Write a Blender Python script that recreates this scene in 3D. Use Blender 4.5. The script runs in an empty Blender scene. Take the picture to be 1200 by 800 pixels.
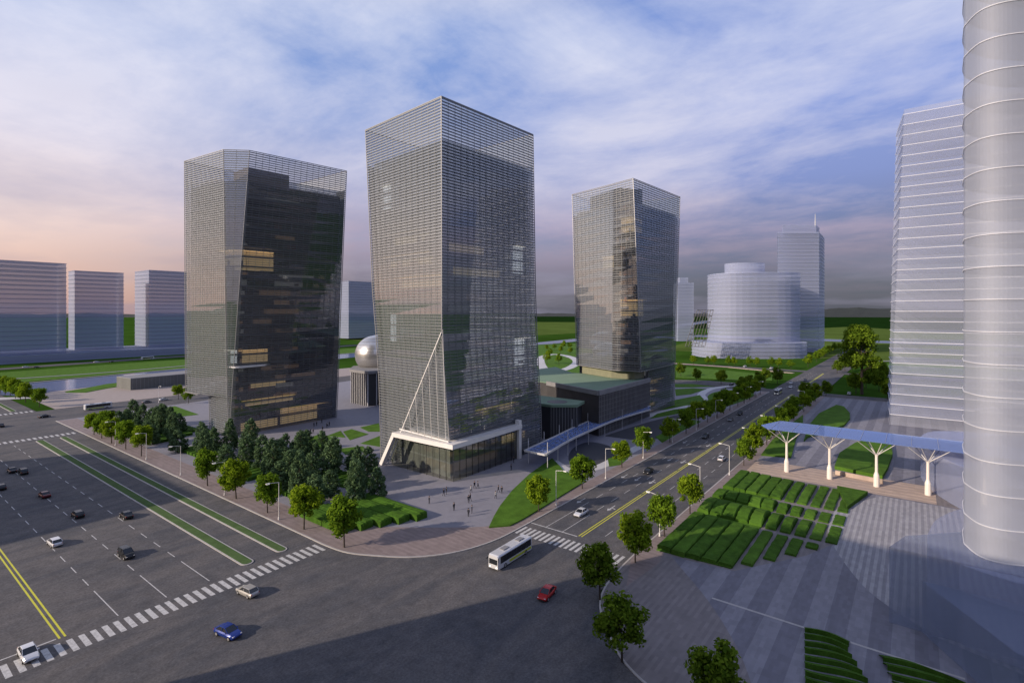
import bpy, math, random
from mathutils import Vector, Matrix
random.seed(7)
R = math.radians
sc = bpy.context.scene
# ------------------------------------------------------------------ camera
F, HC, HY, CX = 618.0, 55.0, 366.0, 600.0
_n = math.hypot(472, 618); CU, SU = 472/_n, 618/_n           # road frame against the view direction
def cam(X, Y):            # metres right / ahead of the camera -> world
    return (X*CU + Y*SU, -X*SU + Y*CU)
def G(px, py, z=0.0):     # ground survey: a sight line of the photograph met with a level plane
    Y = F*(HC-z)/(py-HY); return cam((px-CX)/F*Y, Y)
cd = bpy.data.cameras.new('camera'); co = bpy.data.objects.new('camera', cd); sc.collection.objects.link(co)
cd.sensor_width = 36; cd.lens = F/1200*36; cd.shift_y = -(400-HY)/1200; cd.clip_end = 30000; cd.clip_start = .5
co.location = (0, 0, HC); co.rotation_euler = (R(90), 0, -math.atan2(SU, CU)); sc.camera = co
# ------------------------------------------------------------------ sun + sky
SUN_EL = 21.0
sd = Vector((.89, -.455, 0)).normalized()                    # way the light travels over the ground
sun_dir = Vector((sd.x*math.cos(R(SUN_EL)), sd.y*math.cos(R(SUN_EL)), -math.sin(R(SUN_EL))))
sl = bpy.data.lights.new('sun', 'SUN'); sl.energy = 4.4; sl.angle = R(.5); sl.color = (1, .83, .66)
so = bpy.data.objects.new('sun', sl); sc.collection.objects.link(so)
so.rotation_euler = sun_dir.to_track_quat('-Z', 'Y').to_euler()
w = bpy.data.worlds.new('World'); sc.world = w; w.use_nodes = True
nt = w.node_tree; N = nt.nodes; L = nt.links; N.clear()
def nd(t, **k):
    n = N.new(t)
    for a, b in k.items(): setattr(n, a, b)
    return n
def math_(op, a, b=None, c=None, tree=None, clamp=False):
    n = (tree or nt).nodes.new('ShaderNodeMath'); n.operation = op; n.use_clamp = clamp
    for i, v in enumerate((a, b, c)):
        if v is None: continue
        if isinstance(v, (int, float)): n.inputs[i].default_value = v
        else: (tree or nt).links.new(v, n.inputs[i])
    return n.outputs[0]
def mixc(fac, a, b, tree=None, bt='MIX'):
    t = tree or nt; n = t.nodes.new('ShaderNodeMix'); n.data_type = 'RGBA'; n.blend_type = bt
    for s, v in ((n.inputs[0], fac), (n.inputs[6], a), (n.inputs[7], b)):
        if isinstance(v, (int, float)): s.default_value = v
        elif isinstance(v, tuple): s.default_value = (*v, 1) if len(v) == 3 else v
        else: t.links.new(v, s)
    return n.outputs[2]
def ramp(fac, stops, tree=None, interp='LINEAR'):
    t = tree or nt; n = t.nodes.new('ShaderNodeValToRGB'); n.color_ramp.interpolation = interp
    e = n.color_ramp.elements
    while len(e) < len(stops): e.new(.5)
    for i, (p, c) in enumerate(stops):
        e[i].position = p; e[i].color = (*c, 1) if len(c) == 3 else c
    t.links.new(fac, n.inputs[0]); return n.outputs[0]
sky = nd('ShaderNodeTexSky', sky_type='NISHITA'); sky.sun_disc = False
sky.sun_elevation = R(SUN_EL); sky.sun_rotation = math.atan2(-sun_dir.x, -sun_dir.y)
tc = nd('ShaderNodeTexCoord'); sx = nd('ShaderNodeSeparateXYZ'); L.new(tc.outputs['Generated'], sx.inputs[0])
X_, Y_, Z_ = sx.outputs
# side: -1 towards the left of the view, +1 towards the right; elev: 0 horizon .. 1 zenith
side = math_('ADD', math_('MULTIPLY', X_, CU), math_('MULTIPLY', Y_, -SU))
elev = math_('MAXIMUM', Z_, 0.0)
def lin(r, g, b):
    f = lambda c: ((c/255+.055)/1.055)**2.4 if c > 10 else c/255/12.92
    return (f(r), f(g), f(b))
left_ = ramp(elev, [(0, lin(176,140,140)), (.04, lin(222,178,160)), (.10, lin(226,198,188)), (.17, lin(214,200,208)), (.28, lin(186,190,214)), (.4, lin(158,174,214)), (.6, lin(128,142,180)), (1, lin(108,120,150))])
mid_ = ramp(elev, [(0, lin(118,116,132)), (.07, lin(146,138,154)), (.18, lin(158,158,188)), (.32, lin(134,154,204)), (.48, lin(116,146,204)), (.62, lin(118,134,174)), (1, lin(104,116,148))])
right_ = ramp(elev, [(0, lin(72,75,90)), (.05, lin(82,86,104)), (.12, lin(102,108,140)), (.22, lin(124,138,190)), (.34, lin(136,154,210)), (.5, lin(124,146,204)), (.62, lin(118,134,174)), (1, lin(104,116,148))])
mr = nd('ShaderNodeMapRange'); L.new(side, mr.inputs[0]); mr.inputs[1].default_value = -.78; mr.inputs[2].default_value = -.28
mr2 = nd('ShaderNodeMapRange'); L.new(side, mr2.inputs[0]); mr2.inputs[1].default_value = -.15; mr2.inputs[2].default_value = .35
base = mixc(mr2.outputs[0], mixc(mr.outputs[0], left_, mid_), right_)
# clouds on a level sheet seen in perspective
den = math_('ADD', elev, .12)
cb = nd('ShaderNodeCombineXYZ'); L.new(math_('DIVIDE', X_, den), cb.inputs[0]); L.new(math_('DIVIDE', Y_, den), cb.inputs[1])
mp = nd('ShaderNodeMapping'); mp.inputs['Rotation'].default_value = (0, 0, R(-12)); mp.inputs['Scale'].default_value = (.85, .62, 1); mp.inputs['Location'].default_value = (3.1, 1.7, 0)
L.new(cb.outputs[0], mp.inputs[0])
def noise(vec, scale, detail=6, rough=.55, tree=None, dist=0):
    t = tree or nt; n = t.nodes.new('ShaderNodeTexNoise'); n.inputs['Scale'].default_value = scale
    n.inputs['Detail'].default_value = detail; n.inputs['Roughness'].default_value = rough; n.inputs['Distortion'].default_value = dist
    if vec is not None: t.links.new(vec, n.inputs['Vector'])
    return n.outputs[0]
n1 = noise(mp.outputs[0], 1.25, 9, .6, dist=.35); n2 = noise(mp.outputs[0], 4.0, 7, .65, dist=.3)
cl = math_('ADD', math_('MULTIPLY', n1, .75), math_('MULTIPLY', n2, .25))
wl = nd('ShaderNodeMapRange'); L.new(side, wl.inputs[0]); wl.inputs[1].default_value = -.9; wl.inputs[2].default_value = .5; wl.inputs[3].default_value = .13; wl.inputs[4].default_value = .02
cmask = ramp(math_('ADD', cl, wl.outputs[0]), [(.44, (0,0,0)), (.54, (.42,.42,.42)), (.68, (.95,.95,.95))])
cleft = ramp(elev, [(0, lin(226,176,158)), (.07, lin(236,196,178)), (.15, lin(250,226,214)), (.26, lin(232,224,232)), (.4, lin(220,222,238)), (1, lin(200,206,226))])
cright = ramp(elev, [(0, lin(76,78,92)), (.07, lin(112,104,124)), (.14, lin(176,156,174)), (.24, lin(208,204,220)), (.45, lin(220,222,236)), (1, lin(170,180,215))])
ccol = mixc(mr.outputs[0], cleft, cright)
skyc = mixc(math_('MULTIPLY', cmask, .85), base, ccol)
# dark grey streaks over the sunset
n3 = noise(mp.outputs[0], .9, 5, .5); dm = ramp(n3, [(.5, (0,0,0)), (.66, (.5,.5,.5))])
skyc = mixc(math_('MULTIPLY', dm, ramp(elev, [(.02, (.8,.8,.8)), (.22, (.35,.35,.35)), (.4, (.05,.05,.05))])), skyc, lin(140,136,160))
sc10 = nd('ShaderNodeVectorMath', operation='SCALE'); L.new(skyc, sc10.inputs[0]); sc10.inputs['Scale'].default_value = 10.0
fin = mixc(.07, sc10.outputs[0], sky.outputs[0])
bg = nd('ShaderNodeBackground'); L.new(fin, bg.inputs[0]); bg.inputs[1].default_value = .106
wo = nd('ShaderNodeOutputWorld'); L.new(bg.outputs[0], wo.inputs[0])
vs = sc.view_settings; vs.view_transform = 'Standard'; vs.look = 'None'; vs.gamma = 1; vs.exposure = .16; vs.use_curve_mapping = False
cy = sc.cycles; cy.transparent_max_bounces = 40; cy.max_bounces = 7; cy.diffuse_bounces = 3; cy.glossy_bounces = 3; cy.transmission_bounces = 4
cy.sample_clamp_indirect = 6; cy.caustics_reflective = False; cy.caustics_refractive = False; cy.use_denoising = True

# ------------------------------------------------------------------ materials
def mat(name, col, rough=.7, metal=0, var=0, scale=.5, var2=0, scale2=6, bump=0, spec=.5):
    m = bpy.data.materials.new(name); m.use_nodes = True; t = m.node_tree; b = t.nodes['Principled BSDF']
    b.inputs['Base Color'].default_value = (*col, 1); b.inputs['Roughness'].default_value = rough
    b.inputs['Metallic'].default_value = metal; b.inputs['Specular IOR Level'].default_value = spec
    if var or var2 or bump:
        c = t.nodes.new('ShaderNodeTexCoord'); o = c.outputs['Object']; cur = col
        if var:
            cur = mixc(ramp(noise(o, scale, 5, .6, t), [(.3, (0,0,0)), (.7, (1,1,1))], t), tuple(x*(1-var) for x in col), tuple(min(1, x*(1+var)) for x in col), t)
        if var2:
            f = noise(o, scale2, 3, .7, t)
            cur = mixc(var2, cur, mixc(f, (0,0,0), (1,1,1), t), t, 'OVERLAY')
        if not isinstance(cur, tuple): t.links.new(cur, b.inputs['Base Color'])
        if bump:
            bp = t.nodes.new('ShaderNodeBump'); bp.inputs['Strength'].default_value = bump; bp.inputs['Distance'].default_value = .05
            t.links.new(noise(o, scale2, 3, .7, t), bp.inputs['Height']); t.links.new(bp.outputs[0], b.inputs['Normal'])
    return m
def stripes_mat(name, c1, c2, period, axis='y', duty=.5, fine=.0, rough=.75, joint=0):
    """paving laid in bands: alternate colours across one axis, thin joints across the other"""
    m = bpy.data.materials.new(name); m.use_nodes = True; t = m.node_tree; b = t.nodes['Principled BSDF']
    c = t.nodes.new('ShaderNodeTexCoord'); s = t.nodes.new('ShaderNodeSeparateXYZ'); t.links.new(c.outputs['Object'], s.inputs[0])
    a = s.outputs[1 if axis == 'y' else 0]; o = s.outputs[0 if axis == 'y' else 1]
    if axis == 'd':
        a = math_('ADD', math_('MULTIPLY', s.outputs[0], .5), math_('MULTIPLY', s.outputs[1], .87), tree=t); o = math_('SUBTRACT', math_('MULTIPLY', s.outputs[0], .87), math_('MULTIPLY', s.outputs[1], .5), tree=t)
    fr = math_('FRACT', math_('DIVIDE', a, period, tree=t), tree=t)
    st = math_('GREATER_THAN', fr, duty, tree=t)
    cur = mixc(st, c1, c2, t)
    cell = t.nodes.new('ShaderNodeTexWhiteNoise'); cell.noise_dimensions = '2D'
    cc = t.nodes.new('ShaderNodeCombineXYZ'); t.links.new(math_('FLOOR', math_('DIVIDE', a, .6, tree=t), tree=t), cc.inputs[0]); t.links.new(math_('FLOOR', math_('DIVIDE', o, 1.8, tree=t), tree=t), cc.inputs[1])
    t.links.new(cc.outputs[0], cell.inputs[0])
    cur = mixc(.16, cur, mixc(cell.outputs[0], (.2,.2,.2), (.8,.8,.8), t), t, 'OVERLAY')
    nz = noise(c.outputs['Object'], .35, 6, .65, t)
    cur = mixc(.35, cur, mixc(nz, (.15,.15,.15), (.85,.85,.85), t), t, 'OVERLAY')
    if joint:
        fj = math_('FRACT', math_('DIVIDE', a, joint, tree=t), tree=t)
        cur = mixc(math_('MULTIPLY', math_('LESS_THAN', fj, .12, tree=t), .5, tree=t), cur, tuple(x*.45 for x in c1), t)
    t.links.new(cur, b.inputs['Base Color']); b.inputs['Roughness'].default_value = rough
    return m
def glass_mat(name, tint, gloss=.35, rough=.05, fac=.25, gcol=(.8,.85,.9), body=None, bfac=0):
    m = bpy.data.materials.new(name); m.use_nodes = True; t = m.node_tree; t.nodes.clear()
    tr = t.nodes.new('ShaderNodeBsdfTransparent'); tr.inputs[0].default_value = (*tint, 1)
    g = t.nodes.new('ShaderNodeBsdfGlossy'); g.inputs['Roughness'].default_value = rough; g.inputs[0].default_value = (*gcol, 1)
    lw = t.nodes.new('ShaderNodeLayerWeight'); lw.inputs[0].default_value = gloss
    f = math_('ADD', math_('MULTIPLY', lw.outputs['Fresnel'], 1-fac, tree=t), fac, tree=t, clamp=True)
    mx = t.nodes.new('ShaderNodeMixShader'); t.links.new(f, mx.inputs[0]); t.links.new(tr.outputs[0], mx.inputs[1]); t.links.new(g.outputs[0], mx.inputs[2])
    last = mx.outputs[0]
    if body:
        d = t.nodes.new('ShaderNodeBsdfDiffuse'); d.inputs[0].default_value = (*body, 1)
        m2 = t.nodes.new('ShaderNodeMixShader'); m2.inputs[0].default_value = bfac; t.links.new(last, m2.inputs[1]); t.links.new(d.outputs[0], m2.inputs[2]); last = m2.outputs[0]
    out = t.nodes.new('ShaderNodeOutputMaterial'); t.links.new(last, out.inputs[0]); return m
def ghost_mat(name, col, alpha):
    m = bpy.data.materials.new(name); m.use_nodes = True; t = m.node_tree; t.nodes.clear()
    tr = t.nodes.new('ShaderNodeBsdfTransparent'); d = t.nodes.new('ShaderNodeBsdfPrincipled')
    d.inputs['Base Color'].default_value = (*col, 1); d.inputs['Roughness'].default_value = .6
    mx = t.nodes.new('ShaderNodeMixShader'); mx.inputs[0].default_value = alpha
    t.links.new(tr.outputs[0], mx.inputs[1]); t.links.new(d.outputs[0], mx.inputs[2])
    out = t.nodes.new('ShaderNodeOutputMaterial'); t.links.new(mx.outputs[0], out.inputs[0]); return m
def emit_mat(name, col, s):
    m = bpy.data.materials.new(name); m.use_nodes = True; b = m.node_tree.nodes['Principled BSDF']
    b.inputs['Base Color'].default_value = (*col, 1); b.inputs['Emission Color'].default_value = (*col, 1); b.inputs['Emission Strength'].default_value = s
    return m
def leaf_mat(name, c1, c2, trans=.35):
    m = bpy.data.materials.new(name); m.use_nodes = True; t = m.node_tree; t.nodes.clear()
    g = t.nodes.new('ShaderNodeNewGeometry'); c = t.nodes.new('ShaderNodeTexCoord')
    k = math_('ADD', math_('MULTIPLY', g.outputs['Random Per Island'], .5, tree=t), math_('MULTIPLY', noise(c.outputs['Object'], .55, 2, .5, t), .5, tree=t), tree=t)
    col = ramp(k, [(.25, c1), (.75, c2)], t)
    d = t.nodes.new('ShaderNodeBsdfDiffuse'); tl = t.nodes.new('ShaderNodeBsdfTranslucent'); t.links.new(col, d.inputs[0]); t.links.new(col, tl.inputs[0])
    mx = t.nodes.new('ShaderNodeMixShader'); mx.inputs[0].default_value = trans
    t.links.new(d.outputs[0], mx.inputs[1]); t.links.new(tl.outputs[0], mx.inputs[2])
    out = t.nodes.new('ShaderNodeOutputMaterial'); t.links.new(mx.outputs[0], out.inputs[0]); return m
SK = lambda: None
M = dict(
 asphalt=mat('asphalt', (.112,.108,.112), .85, var=.20, scale=.09, var2=.6, scale2=1.4, bump=.3, spec=.25),
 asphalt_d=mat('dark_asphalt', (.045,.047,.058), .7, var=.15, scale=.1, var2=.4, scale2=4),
 paint=mat('road_paint', (.55,.55,.55), .6, var=.2, scale=1.5), yellow=mat('yellow_paint', (.62,.60,.03), .6, var=.12, scale=1.5),
 kerb=mat('kerb_stone', (.42,.40,.39), .8, var=.1, scale=.7),
 field=mat('field', (.036,.085,.012), 1, spec=0, var=.35, scale=.006, var2=.3, scale2=.05), field2=mat('light_field', (.085,.13,.03), 1, spec=0, var=.25, scale=.01, var2=.2, scale2=.1),
 field3=mat('dark_field', (.010,.030,.006), 1, spec=0, var=.3, scale=.01),
 grass=mat('lawn_grass', (.070,.150,.018), .95, var=.28, scale=.25, var2=.35, scale2=3, bump=.4, spec=.1),
 grass_d=mat('hedge_green', (.050,.115,.013), .95, var=.3, scale=.6, var2=.6, scale2=5, bump=.8, spec=.1),
 median=mat('median_grass', (.075,.125,.045), .95, var=.2, scale=.3, var2=.3, scale2=3, spec=.1),
 plaza=stripes_mat('plaza_paving', (.235,.232,.262), (.205,.202,.235), 1.6, 'd', .55, joint=1.6),
 brown=stripes_mat('walk_paving', (.200,.180,.182), (.180,.162,.166), 1.2, 'y', .5),
 bands=stripes_mat('band_paving', (.215,.213,.250), (.156,.155,.190), 6.2, 'y', .5),
 ribs=stripes_mat('rib_paving', (.34,.335,.355), (.245,.24,.268), 1.3, 'y', .5),
 pink=stripes_mat('pink_paving', (.235,.190,.185), (.215,.172,.168), 1.6, 'x', .5),
 beige=stripes_mat('beige_paving', (.50,.39,.31), (.43,.335,.28), 3.2, 'x', .5, joint=1.6),
 farpave=stripes_mat('far_paving', (.30,.255,.235), (.21,.185,.19), 14, 'd', .7),
 grey=mat('grey_concrete', (.22,.22,.23), .8, var=.12, scale=.2), pale=mat('pale_concrete', (.5,.5,.52), .7, var=.06, scale=.3),
 wallgrey=mat('wall_stone', (.13,.135,.13), .8, var=.15, scale=.1),
 white=mat('white_steel', (.72,.70,.68), .45, var=.04, scale=.5), cream=mat('cream_steel', (.78,.72,.66), .5),
 louvre=mat('louvre_metal', (.21,.22,.23), .5, metal=.3), louvre_shade=mat('louvre_metal_shade', (.15,.16,.18), .5, metal=.3), trim=mat('trim_metal', (.27,.27,.28), .45, metal=.3), clear=glass_mat('clear_screen_glass', (.86,.86,.85), .3, .0, .13, body=(.50,.54,.62), bfac=.05), inclear=glass_mat('clear_curtain_glass', (.74,.71,.68), .25, .0, .10, body=(.30,.28,.27), bfac=.16), glow_wall_dim=emit_mat('dim_glowing_wall', (.40,.26,.16), .20), glow_wall_grey=emit_mat('grey_glowing_wall', (.34,.36,.38), .22), room=emit_mat('glowing_room_wall', (.60,.45,.24), .62), glow_wall_white=emit_mat('white_glowing_wall', (.8,.82,.86), 1.1),  # darker louvre copy: shade of the right faces put into its colour
 slab=mat('floor_slab', (.22,.24,.28), .7), core=mat('core_wall', (.045,.043,.045), .6, var=.2, scale=.2), warmwall=mat('timber_wall', (.36,.24,.13), .6, var=.25, scale=.3),
 inglass=glass_mat('curtain_glass', (.60,.62,.63), .3, .0, .16, body=(.52,.56,.61), bfac=.34), towerglass=glass_mat('screen_glass', (.84,.86,.88), .35, .0, .32, body=(.50,.55,.61), bfac=.13),
 lobby=glass_mat('lobby_glass', (.78,.80,.72), .3, .0, .12), blueglass=glass_mat('blue_glass', (.66,.78,1.0), .3, .0, .08, body=(.36,.52,1.0), bfac=.30),
 lit=emit_mat('lit_ceiling', (1,.68,.32), 1.0), glow_white=emit_mat('white_glow', (1,.88,.70), 1.4), lit_dim=emit_mat('lit_soft', (1,.68,.32), .5),
 lamp=emit_mat('lamp_glass', (1,.97,.9), 1.1), bark=mat('bark', (.05,.038,.028), .9, var=.3, scale=2),
 leaf=leaf_mat('street_leaf', (.11,.19,.012), (.29,.40,.026), .48), conifer=leaf_mat('conifer_leaf', (.052,.098,.045), (.15,.23,.11), .3),
 leaf2=leaf_mat('street_leaf_deep', (.080,.155,.014), (.21,.33,.024), .45),
 leafd=leaf_mat('dark_leaf', (.075,.14,.014), (.19,.28,.024), .42),
 roofgreen=mat('roof_green', (.17,.26,.18), .85, var=.08, scale=.08), dark=mat('dark_metal', (.03,.032,.038), .5),
 river=mat('river_water', (.11,.16,.30), .16, var=.15, scale=.02, bump=.12, scale2=.4), tyre=mat('tyre', (.015,.015,.015), .8), rim=mat('rim', (.6,.6,.62), .35, metal=.7),
 carglass=mat('car_glass', (.012,.015,.02), .08, spec=.9), headl=mat('headlight', (.8,.8,.8), .15), taill=mat('taillight', (.35,.01,.01), .2),
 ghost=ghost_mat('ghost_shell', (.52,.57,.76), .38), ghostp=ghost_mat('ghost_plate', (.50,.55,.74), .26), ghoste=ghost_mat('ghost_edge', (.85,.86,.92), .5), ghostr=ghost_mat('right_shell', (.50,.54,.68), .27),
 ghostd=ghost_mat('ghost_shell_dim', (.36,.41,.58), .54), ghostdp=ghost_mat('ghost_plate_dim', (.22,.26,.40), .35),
 ghostb=ghost_mat('ghost_blue', (.23,.28,.41), .34), ghostlb=ghost_mat('ghost_light_blue', (.46,.51,.72), .30), stainless=mat('dome_metal', (.62,.61,.60), .28, metal=.85, var=.1, scale=1.5),
 suit=mat('dark_cloth', (.018,.020,.032), .85), skin=mat('skin', (.42,.26,.19), .6), hair=mat('hair', (.02,.015,.012), .7), shirtw=mat('pale_cloth', (.55,.53,.5), .8),
 offb=mat('city_block', (.3,.29,.28), .8, var=.1, scale=.05), hill=mat('hill', (.010,.016,.012), 1, var=.3, scale=.003),
)
def worn_asphalt():
    m = M['asphalt']; t = m.node_tree; b = t.nodes['Principled BSDF']; c = t.nodes.new('ShaderNodeTexCoord'); o = c.outputs['Object']
    fine = noise(o, 2.4, 4, .75, t); mid = noise(o, .42, 5, .7, t)
    mp2 = t.nodes.new('ShaderNodeMapping'); mp2.inputs['Rotation'].default_value = (0,0,R(33)); mp2.inputs['Scale'].default_value = (.035,.11,1); t.links.new(o, mp2.inputs[0])
    big = noise(mp2.outputs[0], 1.0, 7, .68, t, 1.2)
    col = mixc(ramp(big, [(.36, (0,0,0)), (.60, (1,1,1))], t), (.076,.078,.088), (.118,.112,.114), t)
    col = mixc(.6, col, mixc(ramp(fine, [(.3,(0,0,0)),(.7,(1,1,1))], t), (.22,.22,.22), (.78,.78,.78), t), t, 'OVERLAY')
    col = mixc(.5, col, mixc(ramp(mid, [(.3,(0,0,0)),(.7,(1,1,1))], t), (.3,.3,.3), (.7,.7,.7), t), t, 'OVERLAY')
    t.links.new(col, b.inputs['Base Color'])
worn_asphalt()
for nm_, amt in (('paint', .5), ('yellow', .3)):      # worn paint
    t = M[nm_].node_tree; b = t.nodes['Principled BSDF']; c = t.nodes.new('ShaderNodeTexCoord'); base_c = tuple(b.inputs['Base Color'].default_value)[:3]
    k = ramp(noise(c.outputs['Object'], 1.6, 6, .8, t), [(.46,(0,0,0)),(.62,(amt,amt,amt))], t)
    t.links.new(mixc(k, base_c, (.13,.13,.13), t), b.inputs['Base Color'])
def paint(name, c): return mat(name, c, .25, metal=.25, spec=.7)
CAR = dict(white=paint('white_paint_car', (.68,.69,.72)), black=paint('black_paint_car', (.012,.013,.015)), silver=paint('silver_paint_car', (.42,.41,.39)),
 blue=paint('blue_paint_car', (.012,.04,.25)), red=paint('red_paint_car', (.45,.012,.012)), maroon=paint('maroon_paint_car', (.10,.012,.018)), grey=paint('grey_paint_car', (.12,.12,.13)))

# ------------------------------------------------------------------ mesh helpers
class MB:
    def __init__(s): s.v = []; s.f = []; s.mi = []
    def add(s, vs, fs, mi=0):
        b = len(s.v); s.v += [tuple(v) for v in vs]; s.f += [tuple(b+i for i in f) for f in fs]; s.mi += [mi]*len(fs); return s
    def box(s, x0, x1, y0, y1, z0, z1, mi=0):
        return s.add([(x0,y0,z0),(x1,y0,z0),(x1,y1,z0),(x0,y1,z0),(x0,y0,z1),(x1,y0,z1),(x1,y1,z1),(x0,y1,z1)],
                     [(0,3,2,1),(4,5,6,7),(0,1,5,4),(1,2,6,5),(2,3,7,6),(3,0,4,7)], mi)
    def bar(s, p, q, wd, ht, mi=0):           # box bar between two points, wd across (level), ht across (up)
        p = Vector(p); q = Vector(q); d = (q-p).normalized(); up = Vector((0,0,1)) if abs(d.z) < .95 else Vector((1,0,0))
        a = d.cross(up).normalized()*wd/2; b = a.cross(d).normalized()*ht/2
        vs = [p-a-b, p+a-b, p+a+b, p-a+b, q-a-b, q+a-b, q+a+b, q-a+b]
        return s.add(vs, [(0,3,2,1),(4,5,6,7),(0,1,5,4),(1,2,6,5),(2,3,7,6),(3,0,4,7)], mi)
    def tube(s, p, q, r0, r1=None, n=8, mi=0, cap=True):
        p = Vector(p); q = Vector(q); r1 = r0 if r1 is None else r1; d = (q-p).normalized()
        up = Vector((0,0,1)) if abs(d.z) < .95 else Vector((1,0,0)); a = d.cross(up).normalized(); b = a.cross(d)
        vs = []
        for c, r in ((p, r0), (q, r1)):
            for i in range(n):
                t = 2*math.pi*i/n; vs.append(c + a*math.cos(t)*r + b*math.sin(t)*r)
        fs = [(i, (i+1) % n, n+(i+1) % n, n+i) for i in range(n)]
        if cap: fs += [tuple(range(n))[::-1], tuple(range(n, 2*n))]
        return s.add(vs, fs, mi)
    def prism(s, poly, z0, z1, mi=0, poly2=None):
        n = len(poly); p2 = poly2 or poly
        if sum(poly[i][0]*poly[(i+1)%n][1]-poly[(i+1)%n][0]*poly[i][1] for i in range(n)) < 0: poly = poly[::-1]; p2 = p2[::-1]
        vs = [(x,y,z0) for x,y in poly] + [(x,y,z1) for x,y in p2]
        return s.add(vs, [tuple(range(n))[::-1], tuple(range(n, 2*n))] + [(i,(i+1)%n,n+(i+1)%n,n+i) for i in range(n)], mi)
    def sheet(s, poly, z, mi=0):
        n = len(poly)
        if sum(poly[i][0]*poly[(i+1)%n][1]-poly[(i+1)%n][0]*poly[i][1] for i in range(n)) < 0: poly = poly[::-1]
        return s.add([(x,y,z) for x,y in poly], [tuple(range(n))], mi)
    def lathe(s, prof, n=16, c=(0,0), mi=0, sx=1, sy=1):
        vs = []
        for r, z in prof:
            for i in range(n):
                t = 2*math.pi*i/n; vs.append((c[0]+r*sx*math.cos(t), c[1]+r*sy*math.sin(t), z))
        fs = []
        for k in range(len(prof)-1):
            for i in range(n): fs.append((k*n+i, k*n+(i+1)%n, (k+1)*n+(i+1)%n, (k+1)*n+i))
        fs += [tuple(range(n))[::-1], tuple((len(prof)-1)*n+i for i in range(n))]
        return s.add(vs, fs, mi)
def catmull(pts, k=6, closed=True):
    out = []; n = len(pts)
    for i in range(n if closed else n-1):
        g = (lambda j: pts[j % n]) if closed else (lambda j: pts[max(0, min(n-1, j))])
        p0, p1, p2, p3 = g(i-1), g(i), g(i+1), g(i+2)
        for j in range(k):
            t = j/k; out.append(tuple(.5*((2*p1[a]) + (-p0[a]+p2[a])*t + (2*p0[a]-5*p1[a]+4*p2[a]-p3[a])*t*t + (-p0[a]+3*p1[a]-3*p2[a]+p3[a])*t**3) for a in (0, 1)))
    if not closed: out.append(tuple(pts[-1]))
    return out
def tag(o, label=None, cat=None, group=None, kind=None):
    for k, v in (('label', label), ('category', cat), ('group', group), ('kind', kind)):
        if v: o[k] = v
    return o
def obj(name, mb, m, parent=None, smooth=False):
    me = bpy.data.meshes.new(name)
    off = Vector((0,0,0))
    if parent is not None and parent.get('_w'):
        off = parent.matrix_local.translation if parent.parent is None else Vector((0,0,0))
        off = Vector(parent['_w'])
    me.from_pydata([(x-off.x, y-off.y, z-off.z) for x, y, z in mb.v], [], mb.f)
    ms = m if isinstance(m, (list, tuple)) else [m]
    for q in ms: me.materials.append(M[q] if isinstance(q, str) else q)
    me.polygons.foreach_set('material_index', mb.mi)
    if smooth: me.polygons.foreach_set('use_smooth', [True]*len(mb.f))
    me.update()
    o = bpy.data.objects.new(name, me); sc.collection.objects.link(o)
    if parent is not None:
        o.parent = parent
        if parent.get('_w'): o['_w'] = list(off)
    return o
def thing(name, label, cat, loc=(0,0,0), rz=0, group=None, world=False):
    o = bpy.data.objects.new(name, None); sc.collection.objects.link(o); o.location = loc; o.rotation_euler = (0,0,rz)
    o.empty_display_size = .1
    tag(o, label, cat, group)
    if world: o['_w'] = list(loc)          # parts are given in world metres
    return o
def struct(name, mb, m): return tag(obj(name, mb, m), kind='structure')
def dup(o, parent=None):
    c = o.copy(); sc.collection.objects.link(c)
    if parent is not None: c.parent = parent
    for ch in list(o.children): dup(ch, c)
    return c
ORD = ['nearest','second','third','fourth','fifth','sixth','seventh','eighth','ninth','tenth','eleventh','twelfth','thirteenth','fourteenth','fifteenth','sixteenth','seventeenth','eighteenth','nineteenth','twentieth']
KZ = .13   # pavement level above the road

# ------------------------------------------------------------------ ground, roads
struct('ground', MB().sheet([(-9000,-9000),(14000,-9000),(14000,14000),(-9000,14000)], -.25), 'field')
b = MB(); b.sheet([(-22,-160),(72.5,-160),(72.5,900),(-22,900)], 0); struct('avenue_road', b, 'asphalt')
b = MB(); b.sheet([(72.5,49.5),(560,49.5),(560,81),(72.5,81)], 0); b.sheet([(72.5,27),(93,49.5),(72.5,49.5)], 0)
b.sheet([(560,49.5),(1000,49.5),(1000,81),(560,81)], .0); b.sheet([(72.5,81),(96,81),(72.5,109)], 0); struct('boulevard_road', b, 'asphalt_d' if 0 else 'asphalt')
struct('back_street', MB().sheet([(72.5,346),(400,372),(400,392),(72.5,388)], .0), 'asphalt')
struct('cross_street', MB().sheet([(398,-300),(414,-300),(414,49),(414,140),(420,372),(402,372),(398,140)], .008), 'asphalt')
struct('far_cross_street', MB().sheet([(550,-700),(566,-700),(566,340),(550,340)], .006), 'asphalt')
curve = catmull([(72.3,118),(72.3,110),(73.2,103),(76,97),(80,90.5),(85.7,85.3),(92,82.2),(100,80.4),(110,80.1)], 4, False)
cp = curve + [(398,80.1),(398,372),(72.3,346)]
b = MB().prism(cp, -.3, KZ); struct('centre_pavement', b, 'plaza')
curve2 = catmull([(130,50.6),(112,50.6),(103,50.2),(96,49.4),(90.5,47.8),(86,45.2),(80.5,40.6),(76.7,36.3),(73.9,31),(72.6,24),(72.5,15)], 4, False)
cp2 = curve2 + [(72.5,-170),(398,-170),(398,50.6)]
struct('right_pavement', MB().prism(cp2, -.3, KZ), 'brown')
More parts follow.
